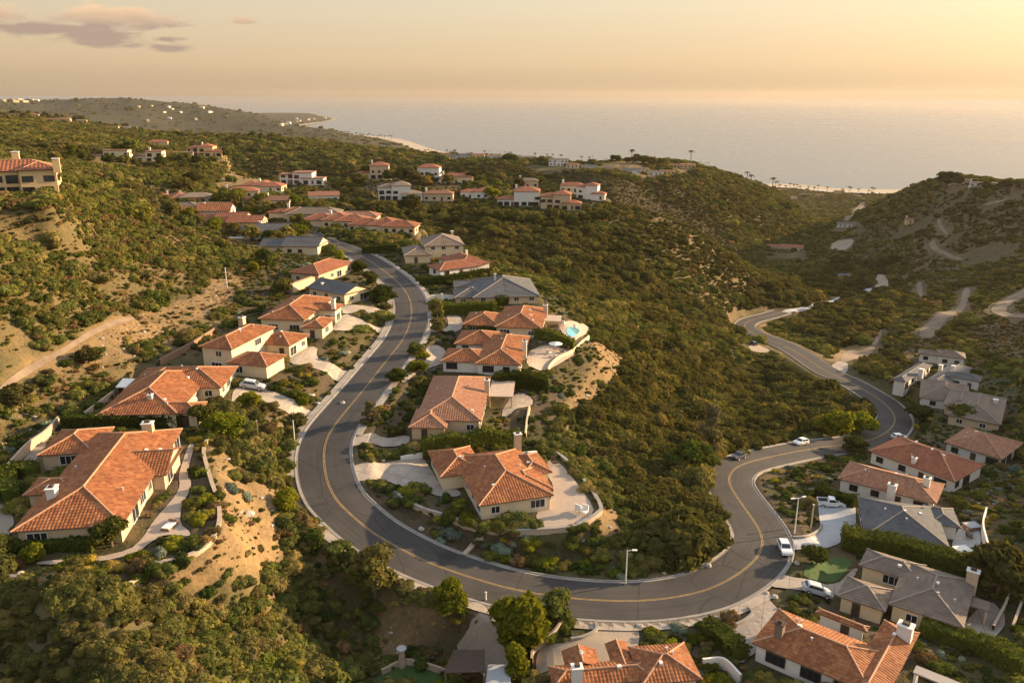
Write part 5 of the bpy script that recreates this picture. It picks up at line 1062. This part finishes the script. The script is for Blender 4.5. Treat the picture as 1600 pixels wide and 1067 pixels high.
# garden shrubs one can point at: those that show largest, bed by bed
gbeds=[('in the beds around the nearest villa',5,52),('in the front beds between the left villas and the road',0,22),('in the planted strip between the inner kerb and the valley-side houses',2,34),('in the beds below the walled terrace',3,24),('on the bank between terrace wall and lower road',4,30),('in the gardens of the right-hand houses',6,60),('in the beds beside the lower driveways',7,60)]
gk=['garden','garden','bright','sage','yellow','garden','dry','garden']; gkn={'garden':'rounded green shrub ','bright':'bright green shrub ','sage':'blue-grey shrub ','yellow':'yellow shrub ','dry':'brownish shrub '}
for wh,gi,n in gbeds:
    a=np.array(GW[gi]); c=0; tries=0
    while c<n and tries<4000:
        tries+=1; x=random.uniform(a[:,0].min(),a[:,0].max()); y=random.uniform(a[:,1].min(),a[:,1].max())
        if not inpoly(np.array([x]),np.array([y]),GW[gi])[0] or lut(veg_block,np.array([x]),np.array([y]))[0]: continue
        k=random.choice(gk); s=random.uniform(.9,2.3)*(.75 if k in('sage','yellow') else 1); o=ob('garden_shrub',random.choice(PB[k]),None,(x,y,float(H(x,y)[0])-.15*s),random.uniform(0,6.28),(s,s,s*random.uniform(.8,1.15))); tag(o,near_label(('tall ' if s>1.7 else 'low ' if s<1.1 else '')+gkn[k].strip(),x,y),'shrub','garden shrubs '+wh); c+=1
for u,v,s,k,lab in ((705,835,2.6,'sage','large blue-grey agave cluster on the bank beside the inner kerb'),(785,858,2.4,'sage','large blue-grey shrub below the terrace wall'),(362,768,2.0,'sage','spread of blue-grey succulents at the top of the bare slope'),(385,780,1.8,'sage','lower blue-grey succulents on the bare slope'),(832,855,2.1,'bright','bright green shrub against the foot of the terrace wall'),(884,885,1.6,'yellow','small yellowish shrub on the bank under the terrace'),(135,885,1.6,'yellow','yellow flowering shrub in front of the nearest villa'),(325,810,1.5,'yellow','golden shrub beside the paved patio of the nearest villa'),(690,845,1.3,'sage','small blue-grey shrub left of the large agave cluster')):
    x,y,z=hit1(u,v); o=ob('garden_shrub',PB[k][0],None,(x,y,z-.2),1.,(s,s,s*.85)); tag(o,lab,'shrub')
# clipped hedges
def hedge(pts,h,w,label,mat='hedge',lump=.25):
    p=catmull(np.array([[*px_poly([q])[0],0] for q in pts]),8)[:,:2] if len(pts)>2 else np.array(densify(px_poly(pts),2,False)); z=H(p[:,0],p[:,1]); seg=np.linalg.norm(np.diff(p,axis=0),axis=1); Lh=seg.sum(); cum=np.concatenate([[0],np.cumsum(seg)])
    n=int(Lh*(2*h+w)*9)+60; rg=np.random.default_rng(int(Lh*7)); s=rg.random(n)*Lh; px=np.interp(s,cum,p[:,0]); py=np.interp(s,cum,p[:,1]); pz=np.interp(s,cum,z); t=np.stack([np.gradient(p[:,0]),np.gradient(p[:,1])],1); tx=np.interp(s,cum,t[:,0]); ty=np.interp(s,cum,t[:,1]); q=np.hypot(tx,ty); nx,ny=ty/q,-tx/q
    per=rg.random(n)*(2*h+w); lm=1+lump*(fbm(s/1.6,s*0+3,3,5)-.5)*1.6
    side=np.where(per<h,-1,np.where(per>h+w,1,0)); off=np.where(side==0,(per-h-w/2),side*w/2*lm); hh=np.where(per<h,per,np.where(per>h+w,per-h-w,h*lm))
    c=np.stack([px+nx*off,py+ny*off,pz+hh],1)+rg.normal(size=(n,3))*.1; nn=np.stack([nx*side,ny*side,(side==0)*1.],1)+rg.normal(size=(n,3))*.5; nn/=np.linalg.norm(nn,axis=1)[:,None]; a=np.cross(nn,rg.normal(size=(n,3))); a/=np.linalg.norm(a,axis=1)[:,None]; b=np.cross(nn,a); sz=(.16+.2*rg.random(n))[:,None]
    V=np.stack([c-a*sz,c+b*sz*.7,c+a*sz,c-b*sz*.7],1).reshape(-1,3); k=len(V); P3=np.column_stack([p,z]); F=np.arange(k).reshape(-1,4).tolist()
    i0=w/2*.82; nrm=np.stack([t[:,1],-t[:,0]],1)/np.hypot(t[:,0],t[:,1])[:,None]; cv=[]
    for i in range(len(p)):
        for o_,dz in ((-i0,-.5),(-i0,h*.9),(i0,h*.9),(i0,-.5)): cv.append((*(p[i]+nrm[i]*o_),z[i]+dz))
    for i in range(len(p)-1):
        for j_ in range(3): F.append([k+i*4+j_,k+i*4+j_+1,k+(i+1)*4+j_+1,k+(i+1)*4+j_])
    F.append([k,k+1,k+2,k+3]); m=k+(len(p)-1)*4; F.append([m+3,m+2,m+1,m])
    o=ob('hedge',mesh('hedge',np.vstack([V,np.array(cv)]),[tuple(f) for f in F],L[mat])); tag(o,label,'hedge')
for pts,h,w_,lab in (([(661,712),(735,702),(815,693)],3.2,2.4,'tall clipped hedge right behind the walled-terrace villa'),([(772,607),(856,611)],3.6,3.4,'deep clipped hedge behind the mottled-roof house'),([(726,521),(800,524),(858,530),(897,546)],2.8,2.4,'clipped hedge between the white-walled house and the pool house'),
 ([(692,491),(735,490),(775,488)],3.4,3.,'long clipped hedge in front of the low grey-roofed house'),([(778,478),(822,467)],2.8,2.4,'short clipped hedge right of the long one by the grey-roofed house'),([(655,446),(700,442),(766,430)],2.5,3.,'hedge between the small red hip roof and the grey-roofed house'),
 ([(100,673),(180,672),(290,667)],2.5,2.2,'hedge between the two nearest villas on the left'),([(1278,774),(1338,789)],2.6,2.4,'clipped hedge behind the parked pickup'),([(1316,850),(1365,862),(1420,872),(1475,890),(1545,905)],4.2,3.6,'row of rounded hedge trees between grey and brown shingled houses'),
 ([(1440,984),(1520,1012),(1605,1050)],2.8,3.,'low hedge running to the lower right corner'),([(565,397),(620,394)],3.,3.,'hedge at the outer kerb near the road top'),([(30,868),(110,862),(150,864)],1.5,1.6,'low dark hedge along the front wall of the nearest villa'),([(22,790),(12,760),(30,745),(55,750)],2.,3.,'dark hedge mound inside the curved left driveway'),([(1160,1030),(1130,1000),(1100,985)],2.2,3.,'thick hedge between the lower forecourt and the orange roof')): hedge(pts,h,w_,lab)
# ---------- walls and fences ----------
def wp(pts): return px_poly(pts)
wall_path('garden_wall',wp([(327,690),(320,712),(331,755),(344,795),(343,832),(322,862),(285,880),(240,893),(130,905),(15,914)]),.55,.45,M['stone'],'long curved garden wall between the nearest villa and the bare slope',cap=M['stone'],depth=2.)
wall_path('boundary_wall',wp([(94,668),(74,690),(44,713),(0,762)]),1.7,.4,M['stone'],'tan boundary wall along the side drive of the nearest villa')
wall_path('retaining_wall',wp([(853,703),(882,719),(908,746),(939,790),(934,806),(906,822),(880,829),(845,832),(800,832),(740,825),(700,811),(662,800),(640,788),(612,770)]),.75,.5,M['stone'],'curved retaining wall around the terrace of the villa at the road bend',cap=M['kerb'],depth=2.6)
wall_path('patio_wall',wp([(920,530),(899,546),(872,561),(858,576),(857,590)]),.9,.3,M['cream'],'pale curved patio wall at the cliff side of the white-walled house')
wall_path('patio_wall',wp([(828,640),(824,662),(822,684)]),1.1,.35,M['cream'],'straight pale wall at the end of the mottled-roof house patio')
wall_path('yard_wall',wp([(1541,800),(1536,825),(1545,862)]),1.8,.3,M['white'],'white yard wall behind the slate-grey roofed house')
wall_path('terrace_wall',wp([(1570,905),(1578,928),(1554,980)]),1.,.35,M['stone'],'nearer of the two pale walls of the planted terraces at the right edge')
wall_path('terrace_wall',wp([(1598,940),(1584,980)]),1.,.35,M['stone'],'farther right of the two pale walls of the planted terraces at the right edge')
wall_path('yard_wall',wp([(1100,1043),(1132,1042),(1160,1068)]),1.8,.3,M['white'],'white yard wall right of the orange roof at the lower edge')
wall_path('garden_wall',wp([(881,980),(868,995),(838,1020),(834,1040)]),1.3,.35,M['stone'],'curved stone wall beside the lower gravel forecourt')
wall_path('drainage_channel',wp([(0,631),(60,663)]),.12,.6,M['kerb'],'pale concrete drainage channel down the bare slope at the left edge','channel')
wall_path('boundary_wall',wp([(134,660),(194,614)]),1.5,.35,M['stone'],'boundary wall behind the villa with the white patio cover')
wall_path('boundary_wall',wp([(250,575),(293,551),(335,524)]),1.5,.35,M['wood'],'timber-coloured boundary wall behind the two-storey villa')
wall_path('garden_wall',wp([(600,1056),(632,1040),(662,1042),(702,1054)]),1.,.35,M['stone'],'low garden wall along the green at the lower edge')
wall_path('bank_wall',wp([(726,868),(742,850),(757,836)]),.25,.8,M['stone'],'rough stone steps wall rising from the kerb to the terrace')
wall_path('kerb_wall',wp([(1286,818),(1280,828),(1262,836),(1240,838)]),.5,.4,M['kerb'],'low kerb wall at the corner of the pale driveway')
wall_path('kerb_wall',wp([(1172,948),(1178,958),(1160,972),(1126,984)]),.5,.4,M['kerb'],'low kerb wall around the island of the circular forecourt')
wall_path('kerb_wall',wp([(934,974),(934,986),(914,996),(895,1000)]),.5,.4,M['kerb'],'low kerb wall around the planted point of the lower forecourt')
wall_path('pool_wall',wp([(75,308),(92,300),(94,292)]),1.,.6,M['cream'],'curved pale wall of the mansion terrace')
wall_path('low_wall',wp([(627,719),(663,713)]),.8,.35,M['white'],'short white wall at the top of the main driveway')
# ---------- cars ----------
def car_mesh():
    prof=[(-2.3,.35),(-2.32,.8),(-2.2,1.0),(-1.1,1.06),(.95,1.02),(1.9,.92),(2.25,.75),(2.3,.35)]
    def loft(pr,wf): 
        V=[];n=len(pr)
        for s in (-1,1): V+=[(x,s*wf(z,x),z) for x,z in pr]
        F=[tuple(range(n))[::-1],tuple(range(n,2*n))]+[(i,(i+1)%n,n+(i+1)%n,n+i) for i in range(n)]; return V,F
    r={}
    m=MB(); m.add(*loft(prof,lambda z,x:.93-.06*max(0,z-.75)-.05*(abs(x)>2.1))); r['body']=m
    c=MB(); c.add(*loft([(-2.05,1.0),(-1.75,1.5),(-1.5,1.6),(.1,1.62),(.35,1.56),(1.05,1.0)],lambda z,x:.86-.30*(z-1.0))); r['suv']=c
    g=MB(); 
    for s in (-1,1):
        for x0,x1 in ((-1.72,-.95),(-.88,-.12),(-.05,.55)):
            g.add([(x0,s*.845,1.08),(x1+.12,s*.845,1.08),(x1-.1 if x1>.3 else x1,s*.72,1.48),(x0+.12*(x0<-1.5),s*.72,1.48)],[(0,1,2,3) if s<0 else (3,2,1,0)])
    g.add([(1.03,-.72,1.06),(1.03,.72,1.06),(.42,.62,1.53),(.42,-.62,1.53)],[(0,1,2,3)]); g.add([(-2.03,.72,1.08),(-2.03,-.72,1.08),(-1.79,-.62,1.47),(-1.79,.62,1.47)],[(0,1,2,3)]); r['glass']=g
    for f in g.v: pass
    w=MB(); w.cyl((0,-.12,0),(0,.12,0),.34,.34,14); r['tyre']=w; w=MB(); w.cyl((0,-.13,0),(0,.13,0),.2,.2,10); r['rim']=w
    h=MB(); h.box(-.04,.04,-.2,.2,-.08,.08); r['lamp']=h; return r
_cm=car_mesh(); CM={('body',c):_cm['body'].mesh('car_body',M[c]) for c in ('p_white','p_dark','p_silver')}
for c in ('p_white','p_dark','p_silver'): CM['cabin',c]=_cm['suv'].mesh('car_cabin',M[c])
CM['glass']=_cm['glass'].mesh('car_glass',M['glass']); CM['tyre']=_cm['tyre'].mesh('tyre',M['tyre']); CM['rim']=_cm['rim'].mesh('rim',M['rim']); CM['head']=_cm['lamp'].mesh('headlight',M['lamp']); CM['tail']=_cm['lamp'].mesh('tail_light',M['red_lens'])
def car(u,v,h,paint,label,pickup=False,name='parked_car',z0=.05,sc=1.05):
    x,y,z=hit1(u,v); o=empty(name,(x,y,z+z0),h); o.scale=(sc,)*3; tag(o,label,'pickup truck' if pickup else 'car')
    # lean with the ground
    e=.8; gx=(H(x+math.cos(h)*2,y+math.sin(h)*2)[0]-H(x-math.cos(h)*2,y-math.sin(h)*2)[0])/4; o.rotation_euler=(0,-math.atan(gx),h)
    ob('body',CM['body',paint],o)
    if pickup:
        cb=MB(); cb.add([(a,b*s,c) for s in (-1,1) for a,b,c in ((-.5,.86,1.0),(-.45,.7,1.6),(.55,.7,1.6),(1.15,.86,1.0))],[(3,2,1,0),(4,5,6,7),(0,1,5,4),(1,2,6,5),(2,3,7,6)]); cb.build('cab',M[paint],o)
        g=MB(); 
        for s in (-1,1): g.add([(-.4,s*.865,1.08),(.95,s*.865,1.08),(.5,s*.745,1.5),(-.38,s*.745,1.5)],[(0,1,2,3)])
        g.add([(1.13,-.75,1.07),(1.13,.75,1.07),(.6,.66,1.55),(.6,-.66,1.55)],[(0,1,2,3)]); g.build('windscreen',M['glass'],o)
        b=MB(); b.box(-2.2,-.6,-.78,.78,1.05,1.08); b.build('bed_floor',M['tyre'],o); b=MB(); b.box(-2.25,-.55,-.9,-.82,1.0,1.2); b.box(-2.25,-.55,.82,.9,1.,1.2); b.box(-2.3,-2.22,-.9,.9,1.,1.2); b.build('bed_side',M[paint],o)
    else: ob('cabin',CM['cabin',paint],o); ob('windscreen',CM['glass'],o)
    for sx in (-1.42,1.42):
        for sy in (-.84,.84): w=ob('wheel',CM['tyre'],o,(sx,sy,.34)); ob('rim',CM['rim'],w)
    for sy in (-.62,.62): ob('headlight',CM['head'],o,(2.27,sy,.72)); ob('tail_light',CM['tail'],o,(-2.3,sy,.82))
def rdir(u,v):
    p=hit1(u,v); i=int(np.argmin(np.hypot(ROAD[:,0]-p[0],ROAD[:,1]-p[1]))); i=min(max(i,1),len(ROAD)-2); d=ROAD[i+1]-ROAD[i-1]; return math.atan2(d[1],d[0])
car(1155,714,rdir(1155,714)+math.pi,'p_dark','dark SUV parked against the inner kerb at the canyon edge')
car(1252,691,rdir(1252,691)+math.pi,'p_white','white SUV parked on the inner kerb beyond the dark one')
car(1406,682,math.radians(10),'p_white','white car half hidden by shrubs outside the far bend')
car(1228,858,rdir(1228,858)+math.pi+.25,'p_white','white SUV parked on the outer kerb by the pale driveway mouth')
car(1300,787,math.radians(-12),'p_white','white pickup truck parked at the back of the pale driveway',True,'pickup_truck',sc=1.18)
car(395,610,math.radians(4),'p_silver','silver car parked on the sunlit drive of the villa with the white patio cover',z0=.1,sc=1.15)
car(1277,924,math.radians(-6),'p_silver','silver car on the narrow drive of the brown-shingled house',z0=.1)
car(1177,536,rdir(1177,530),'p_dark','dark car at the roadside in the canyon bend',z0=.1)
# ---------- street furniture ----------
def lamp_post(u,v,h,label,arms=1,az=0.):
    x,y,z=hit1(u,v); o=empty('street_lamp',(x,y,z),az); tag(o,label,'street lamp'); m=MB(); m.cyl((0,0,-.3),(0,0,h),.13,.08,8); m.build('post',M['pole_white'],o); m=MB(); m.box(-.22,.22,-.22,.22,-.2,.35); m.build('base',M['kerb'],o)
    for s in ((1,) if arms==1 else (1,-1)):
        m=MB(); m.cyl((0,0,h-.1),(s*1.1,0,h+.05),.06,.05,6); a=m.build('arm',M['pole_white'],o); m=MB(); m.box(min(s*.8,s*1.6),max(s*.8,s*1.6),-.18,.18,h-.05,h+.12); m.build('lamp_head',M['lamp'],a)
lamp_post(980,912,6.4,'slim street lamp on the inner kerb below the terrace')
lamp_post(1243,832,7.6,'double-armed street lamp by the pale driveway mouth',2,.3)
def pole(u,v,h,label,mat='pole_white',r=.11,nm='pole'):
    x,y,z=hit1(u,v); o=empty(nm,(x,y,z)); tag(o,label,'pole'); m=MB(); m.cyl((0,0,-.3),(0,0,h),r,r*.8,8); m.build('shaft',M[mat],o); m=MB(); m.cyl((0,0,h),(0,0,h+.1),r*1.4,r*1.4,8); m.build('cap',M['metal'],o)
pole(462,698,5.3,'white pole on the bank beside the outer kerb of the big bend'); pole(405,695,4.6,'tan post at the top of the brushy slope','wood'); pole(354,452,6.,'grey utility post on the hillside path above the left villas','metal',.2,'utility_post')
pole(1269,822,5.,'pale post in the bed beside the pale driveway','cream',.16); pole(762,938,1.4,'short white marker post at the gravel driveway mouth','pole_white',.14,'marker_post')
pole(632,1042,3.2,'left gate pillar by the lower green','stone',.55,'gate_pillar'); pole(722,1058,3.6,'right gate pillar beside the dark shade canopy','stone',.55,'gate_pillar')
pole(690,470,2.2,'small white gatepost at the kerb by the low grey-roofed house drive','pole_white',.3,'gate_post'); pole(672,512,2.2,'small white gatepost at the pool house drive','pole_white',.3,'gate_post')
def canopy(c,pts,h,mat,label,name):
    q=[P(u,v,c-h) for u,v in pts]; x,y=np.mean([a[0] for a in q]),np.mean([a[1] for a in q]); z=CAM_Z-c; o=empty(name,(x,y,z)); tag(o,label,'canopy'); V=[(a[0]-x,a[1]-y,h+d) for d in (0,.14) for a in q]; n=len(q); m=MB(); m.add(V,[tuple(range(n))[::-1],tuple(range(n,2*n))]+[(i,(i+1)%n,n+(i+1)%n,n+i) for i in range(n)]); m.build('canopy_roof',M[mat],o)
    for a in q: m=MB(); b=((a[0]-x)*.93,(a[1]-y)*.93); m.cyl((b[0],b[1],-1.),(b[0],b[1],h),.11,.11,6); m.build('post',M['wood'],o)
canopy(61,[(181,610),(217,610),(229,597),(193,596)],2.7,'canvas','white flat patio cover behind the terracotta villa','patio_cover')
canopy(79.5,[(697,1053),(761,1050),(761,1016),(712,1016)],2.2,'dark_trim','dark shade canopy beside the gravel driveway','shade_canopy')
canopy(79.5,[(766,1039),(799,1039),(803,1075),(762,1075)],2.6,'grey_concrete','grey flat carport roof at the foot of the gravel driveway','carport')
# patio things
def table_set(u,v,label,umb=True):
    x,y,z=hit1(u,v); z+=.06; o=empty('patio_table',(x,y,z)); tag(o,label,'table'); m=MB(); m.cyl((0,0,.7),(0,0,.76),.75,.75,14); m.build('table_top',M['wood'],o); m=MB(); m.cyl((0,0,0),(0,0,.7),.08,.08,8); m.build('leg',M['metal'],o)
    if umb: p=empty('parasol',(x,y,z)); tag(p,'pale parasol over the '+label,'parasol'); m=MB(); m.cyl((0,0,.76),(0,0,2.6),.04,.04,6); m.build('pole',M['metal'],p); m=MB(); m.cyl((0,0,2.2),(0,0,2.75),1.9,.05,10); m.build('canopy',M['canvas'],p)
def chair(u,v,rz,label,mt='canvas',s=1.):
    x,y,z=hit1(u,v); o=empty('patio_chair',(x,y,z+.06),rz); o.scale=(s,)*3; tag(o,label,'chair'); m=MB(); m.box(-.35,.35,-.35,.35,.3,.45); m.build('seat',M[mt],o); m=MB(); m.box(-.35,.35,.28,.4,.45,1.); m.build('backrest',M[mt],o)
    for a,b in ((-.3,-.3),(.3,-.3),(.3,.3),(-.3,.3)): m=MB(); m.cyl((a,b,0),(a,b,.3),.04,.04,5); m.build('leg',M['metal'],o)
table_set(868,549,'round table on the patio of the white-walled house')
for i,(u,v,r) in enumerate(((860,553,1.5),(878,552,-1.5),(866,558,3.),(886,548,-1.2))): chair(u,v,r,'%s patio chair around the parasol table'%('leftmost','right','front','outermost right')[i],['canvas','wood','canvas','wood'][i],1.25)
for u,v,r,lab in ((900,514,2.,'white lounger at the far corner of the pool'),(880,508,2.6,'white lounger behind the pool'),(907,799,2.5,'white rounded lounge seat on the stone terrace'),(914,803,-.6,'second white lounge seat on the stone terrace'),(868,726,.4,'dark seat by the back wall of the stone terrace'),(1516,836,1.,'dark seat in the walled yard')): chair(u,v,r,lab,'canvas' if 'white' in lab else 'dark_trim',1.7)
def daybed(u,v,rz,label):
    x,y,z=hit1(u,v); o=empty('daybed',(x,y,z+.06),rz); o.scale=(.75,)*3; tag(o,label,'daybed'); m=MB(); m.box(-.9,.9,-1.5,1.5,0,.45); m.build('frame',M['wood'],o); m=MB(); m.box(-.8,.8,-1.4,1.1,.45,.62); m.build('mattress',M['canvas'],o); m=MB(); m.box(-.9,.9,1.2,1.5,.45,1.1); m.build('headboard',M['wood'],o)
daybed(267,828,-.2,'timber daybed on the paved patio of the nearest villa')
def spa(u,v,label,mt='canvas',w=2.6,d=2.,h=.9):
    x,y,z=hit1(u,v); o=empty('covered_spa',(x,y,z+.05),.2); tag(o,label,'hot tub'); m=MB(); m.box(-w/2,w/2,-d/2,d/2,0,h); m.build('tub',M['wood'],o); m=MB(); m.box(-w/2-.06,w/2+.06,-d/2-.06,d/2+.06,h,h+.14); m.build('cover',M[mt],o)
spa(1505,860,'white covered hot tub beside the slate-grey roofed house'); spa(1520,822,'blue-grey covered hot tub in the walled yard','grey_concrete'); spa(830,716,'white covered hot tub behind the villa at the road bend','canvas',3.,2.4)
spa(373,378,'flat white covered spa left of the white house with grey gable','canvas',9.,4.,1.)
for u,v,lab in ((508,722,'round manhole cover on the inner lane of the big bend'),(1016,925,'round manhole cover on the lower road bend')):
    x,y,z=hit1(u,v); m=MB(); m.cyl((0,0,0),(0,0,.03),.42,.42,16); o=m.build('manhole_cover',M['kerb'],None,(x,y,z+.06)); tag(o,lab,'manhole cover')
# boulders
rk=[]
for i in range(3):
    bm=bmesh.new(); bmesh.ops.create_icosphere(bm,subdivisions=2,radius=1); rr=np.random.default_rng(i+3)
    for v in bm.verts: v.co*=1+.22*float(vnoise(np.array([v.co.x*1.7+i]),np.array([v.co.y*1.7+v.co.z*2.]),i)[0]-.5)*2; v.co.z*=.65
    me=bpy.data.meshes.new('boulder'); bm.to_mesh(me); bm.free(); me.materials.append(M['rock']); rk.append(me)
for i,(u,v,s,lab) in enumerate(((486,622,1.6,'large pale boulder in the bed beside the sunlit drive'),(497,633,1.,'pale boulder at the edge of the bed beside the sunlit drive'),(536,632,1.,'pale boulder at the road end of the planted triangle'),(545,553,.9,'pale boulder among shrubs by the fan-shaped drive'),(575,718,.8,'small pale boulder in the bed above the main driveway'),(600,722,.8,'pale boulder in the bed between the two driveways'),(660,828,.9,'pale boulder on the bank at the inner kerb'),(1108,882,1.1,'pale boulder on the bare strip inside the lower bend'),(1040,893,.8,'small boulder on the bare strip inside the lower bend'),(1213,930,.9,'pale boulder at the edge of the circular forecourt'),(1145,968,.9,'pale boulder in the forecourt island'),(1200,925,.8,'small white boulder by the forecourt mouth'),(1003,978,1.,'blue-grey boulder in the bed beside the lower drive'),(300,857,.6,'small pale rock in the bed by the curved garden wall'),(35,903,.9,'white rock at the end of the curved garden wall'),(1247,877,.8,'pale rock beside the small lawn'))):
    x,y,z=hit1(u,v); s*=.62; o=ob('boulder',rk[i%3],None,(x,y,z+.1),i*1.3,s); tag(o,lab,'boulder')
# palms
def palm_mesh(seed):
    r=np.random.default_rng(seed); m=MB(); 
    for i in range(16):
        a=i*6.283/16+r.normal()*.1; el=r.uniform(-.3,1.1); pts=[]
        for k in range(4): t=k/3; pts.append((math.cos(a)*t*2.1*math.cos(el*.6),math.sin(a)*t*2.1*math.cos(el*.6),t*1.2*math.sin(el)-t*t*1.1))
        w=[.12,.34,.3,.04]; px,py=-math.sin(a),math.cos(a)
        V=[]; 
        for q,ww in zip(pts,w): V+=[(q[0]+px*ww,q[1]+py*ww,q[2]-.06),(q[0],q[1],q[2]+.04),(q[0]-px*ww,q[1]-py*ww,q[2]-.06)]
        m.add(V,[(3*k+j,3*k+j+1,3*k+j+4,3*k+j+3) for k in range(3) for j in range(2)])
    m.ball((0,0,-.1),.4,7,5); return m.mesh('palm_fronds',L['palm'])
PF=[palm_mesh(i) for i in range(2)]; _m=MB(); _m.cyl((0,0,-1),(0,0,1),.25,.17,7); PT=_m.mesh('palm_trunk',M['palmbark'])
def palm(x,y,z,h,label,group,sc=1.4):
    o=empty('palm_tree',(x,y,z),random.uniform(0,6)); tag(o,label,'palm tree',group); t=ob('trunk',PT,o,(0,0,h/2),0,(sc,sc,h/2)); ob('fronds',random.choice(PF),o,(0,0,h),0,sc)
for u,v in ((1205,289),(1210,287),(1213,288),(1216,292),(1225,292),(1238,292),(1243,293),(1248,293),(1261,292),(1276,294),(1314,297),(1324,296),(1327,296),(1339,296),(1355,299),(1360,297),(1363,298),(1232,291),(1270,295),(1290,296)):
    x,y,z=hit1(u,v+4); palm(x,y,z,random.uniform(11,17),'tall palm in the row behind the beach','palms behind the beach',2.1)
for u,v in ((1565,288),(1570,289),(1584,290),(1593,291),(1546,287)):
    x,y,z=hit1(u,v+2); palm(x,y,z,random.uniform(6,9),'palm beside the right-hand hilltop houses','palms on the right-hand hilltop',1.5)
for u,v in ((754,242),(762,242),(792,243),(924,250),(1077,256),(1092,257),(1101,258),(1105,258),(1165,283),(1171,288),(968,250),(985,252)):
    x,y,z=hit1(u,v); palm(x,y,z,random.uniform(11,15),'palm breaking the skyline of the far ridge','palms on the far ridge',1.9)
for i in range(26):
    u=470+i*5.6+random.uniform(-1.5,1.5); v=208+(i/25)*11
    x,y,z=hit1(u,v+1.5); palm(x,y,z,random.uniform(14,22),'tiny palm in the row along the distant bay','palms along the distant bay',3.4)
# specks of houses on the distant headland
hm=MB(); hm.box(-9,9,-6,6,-3,5); hm.add([(-10,-7,5),(10,-7,5),(10,7,5),(-10,7,5),(-5,0,8),(5,0,8)],[(0,1,5,4),(1,2,5),(2,3,4,5),(3,0,4)]); HM=[hm.mesh('distant_house',M[k]) for k in ('white','ochre','cream')]
r_=random.Random(8)
for i in range(70):
    if i<26: u=r_.uniform(215,400); v=157+(u-215)*.05+r_.uniform(1,3)
    elif i<46: u=r_.uniform(210,470); v=r_.uniform(168,196)
    elif i<58: u=r_.uniform(430,512); v=186+abs(u-512)*.17+r_.uniform(-2,1)
    else: u=r_.uniform(0,60); v=r_.uniform(158,166)
    x,y,z=hit1(u,v)
    if np.hypot(x,y)>8500 or z<2: continue
    s=r_.uniform(.7,1.5); o=ob('distant_house',HM[i%3],None,(x,y,z),r_.uniform(0,3),(s*1.2,s,s)); wh='on the skyline of the distant headland' if i<26 else 'on the slopes of the distant headland' if i<46 else 'above the beach at the tip of the headland' if i<58 else 'on the farthest hill at the left edge'; tag(o,'tiny pale house '+wh,'house','tiny houses '+wh)
# ---------- haze ----------
def haze():
    mb=MB(); mb.box(-8000,9000,-300,30000,-26,320); m=bpy.data.materials.new('haze_air'); m.use_nodes=True; t=NT(m.node_tree)
    v=t.n('ShaderNodeVolumePrincipled',Color=(.55,.49,.42,1),Density=HAZE,Anisotropy=.35); t.n('ShaderNodeOutputMaterial',Volume=v.outputs[0]); o=mb.build('haze',m); tag(o,'thin warm evening haze over the coast',kind='stuff')
haze()
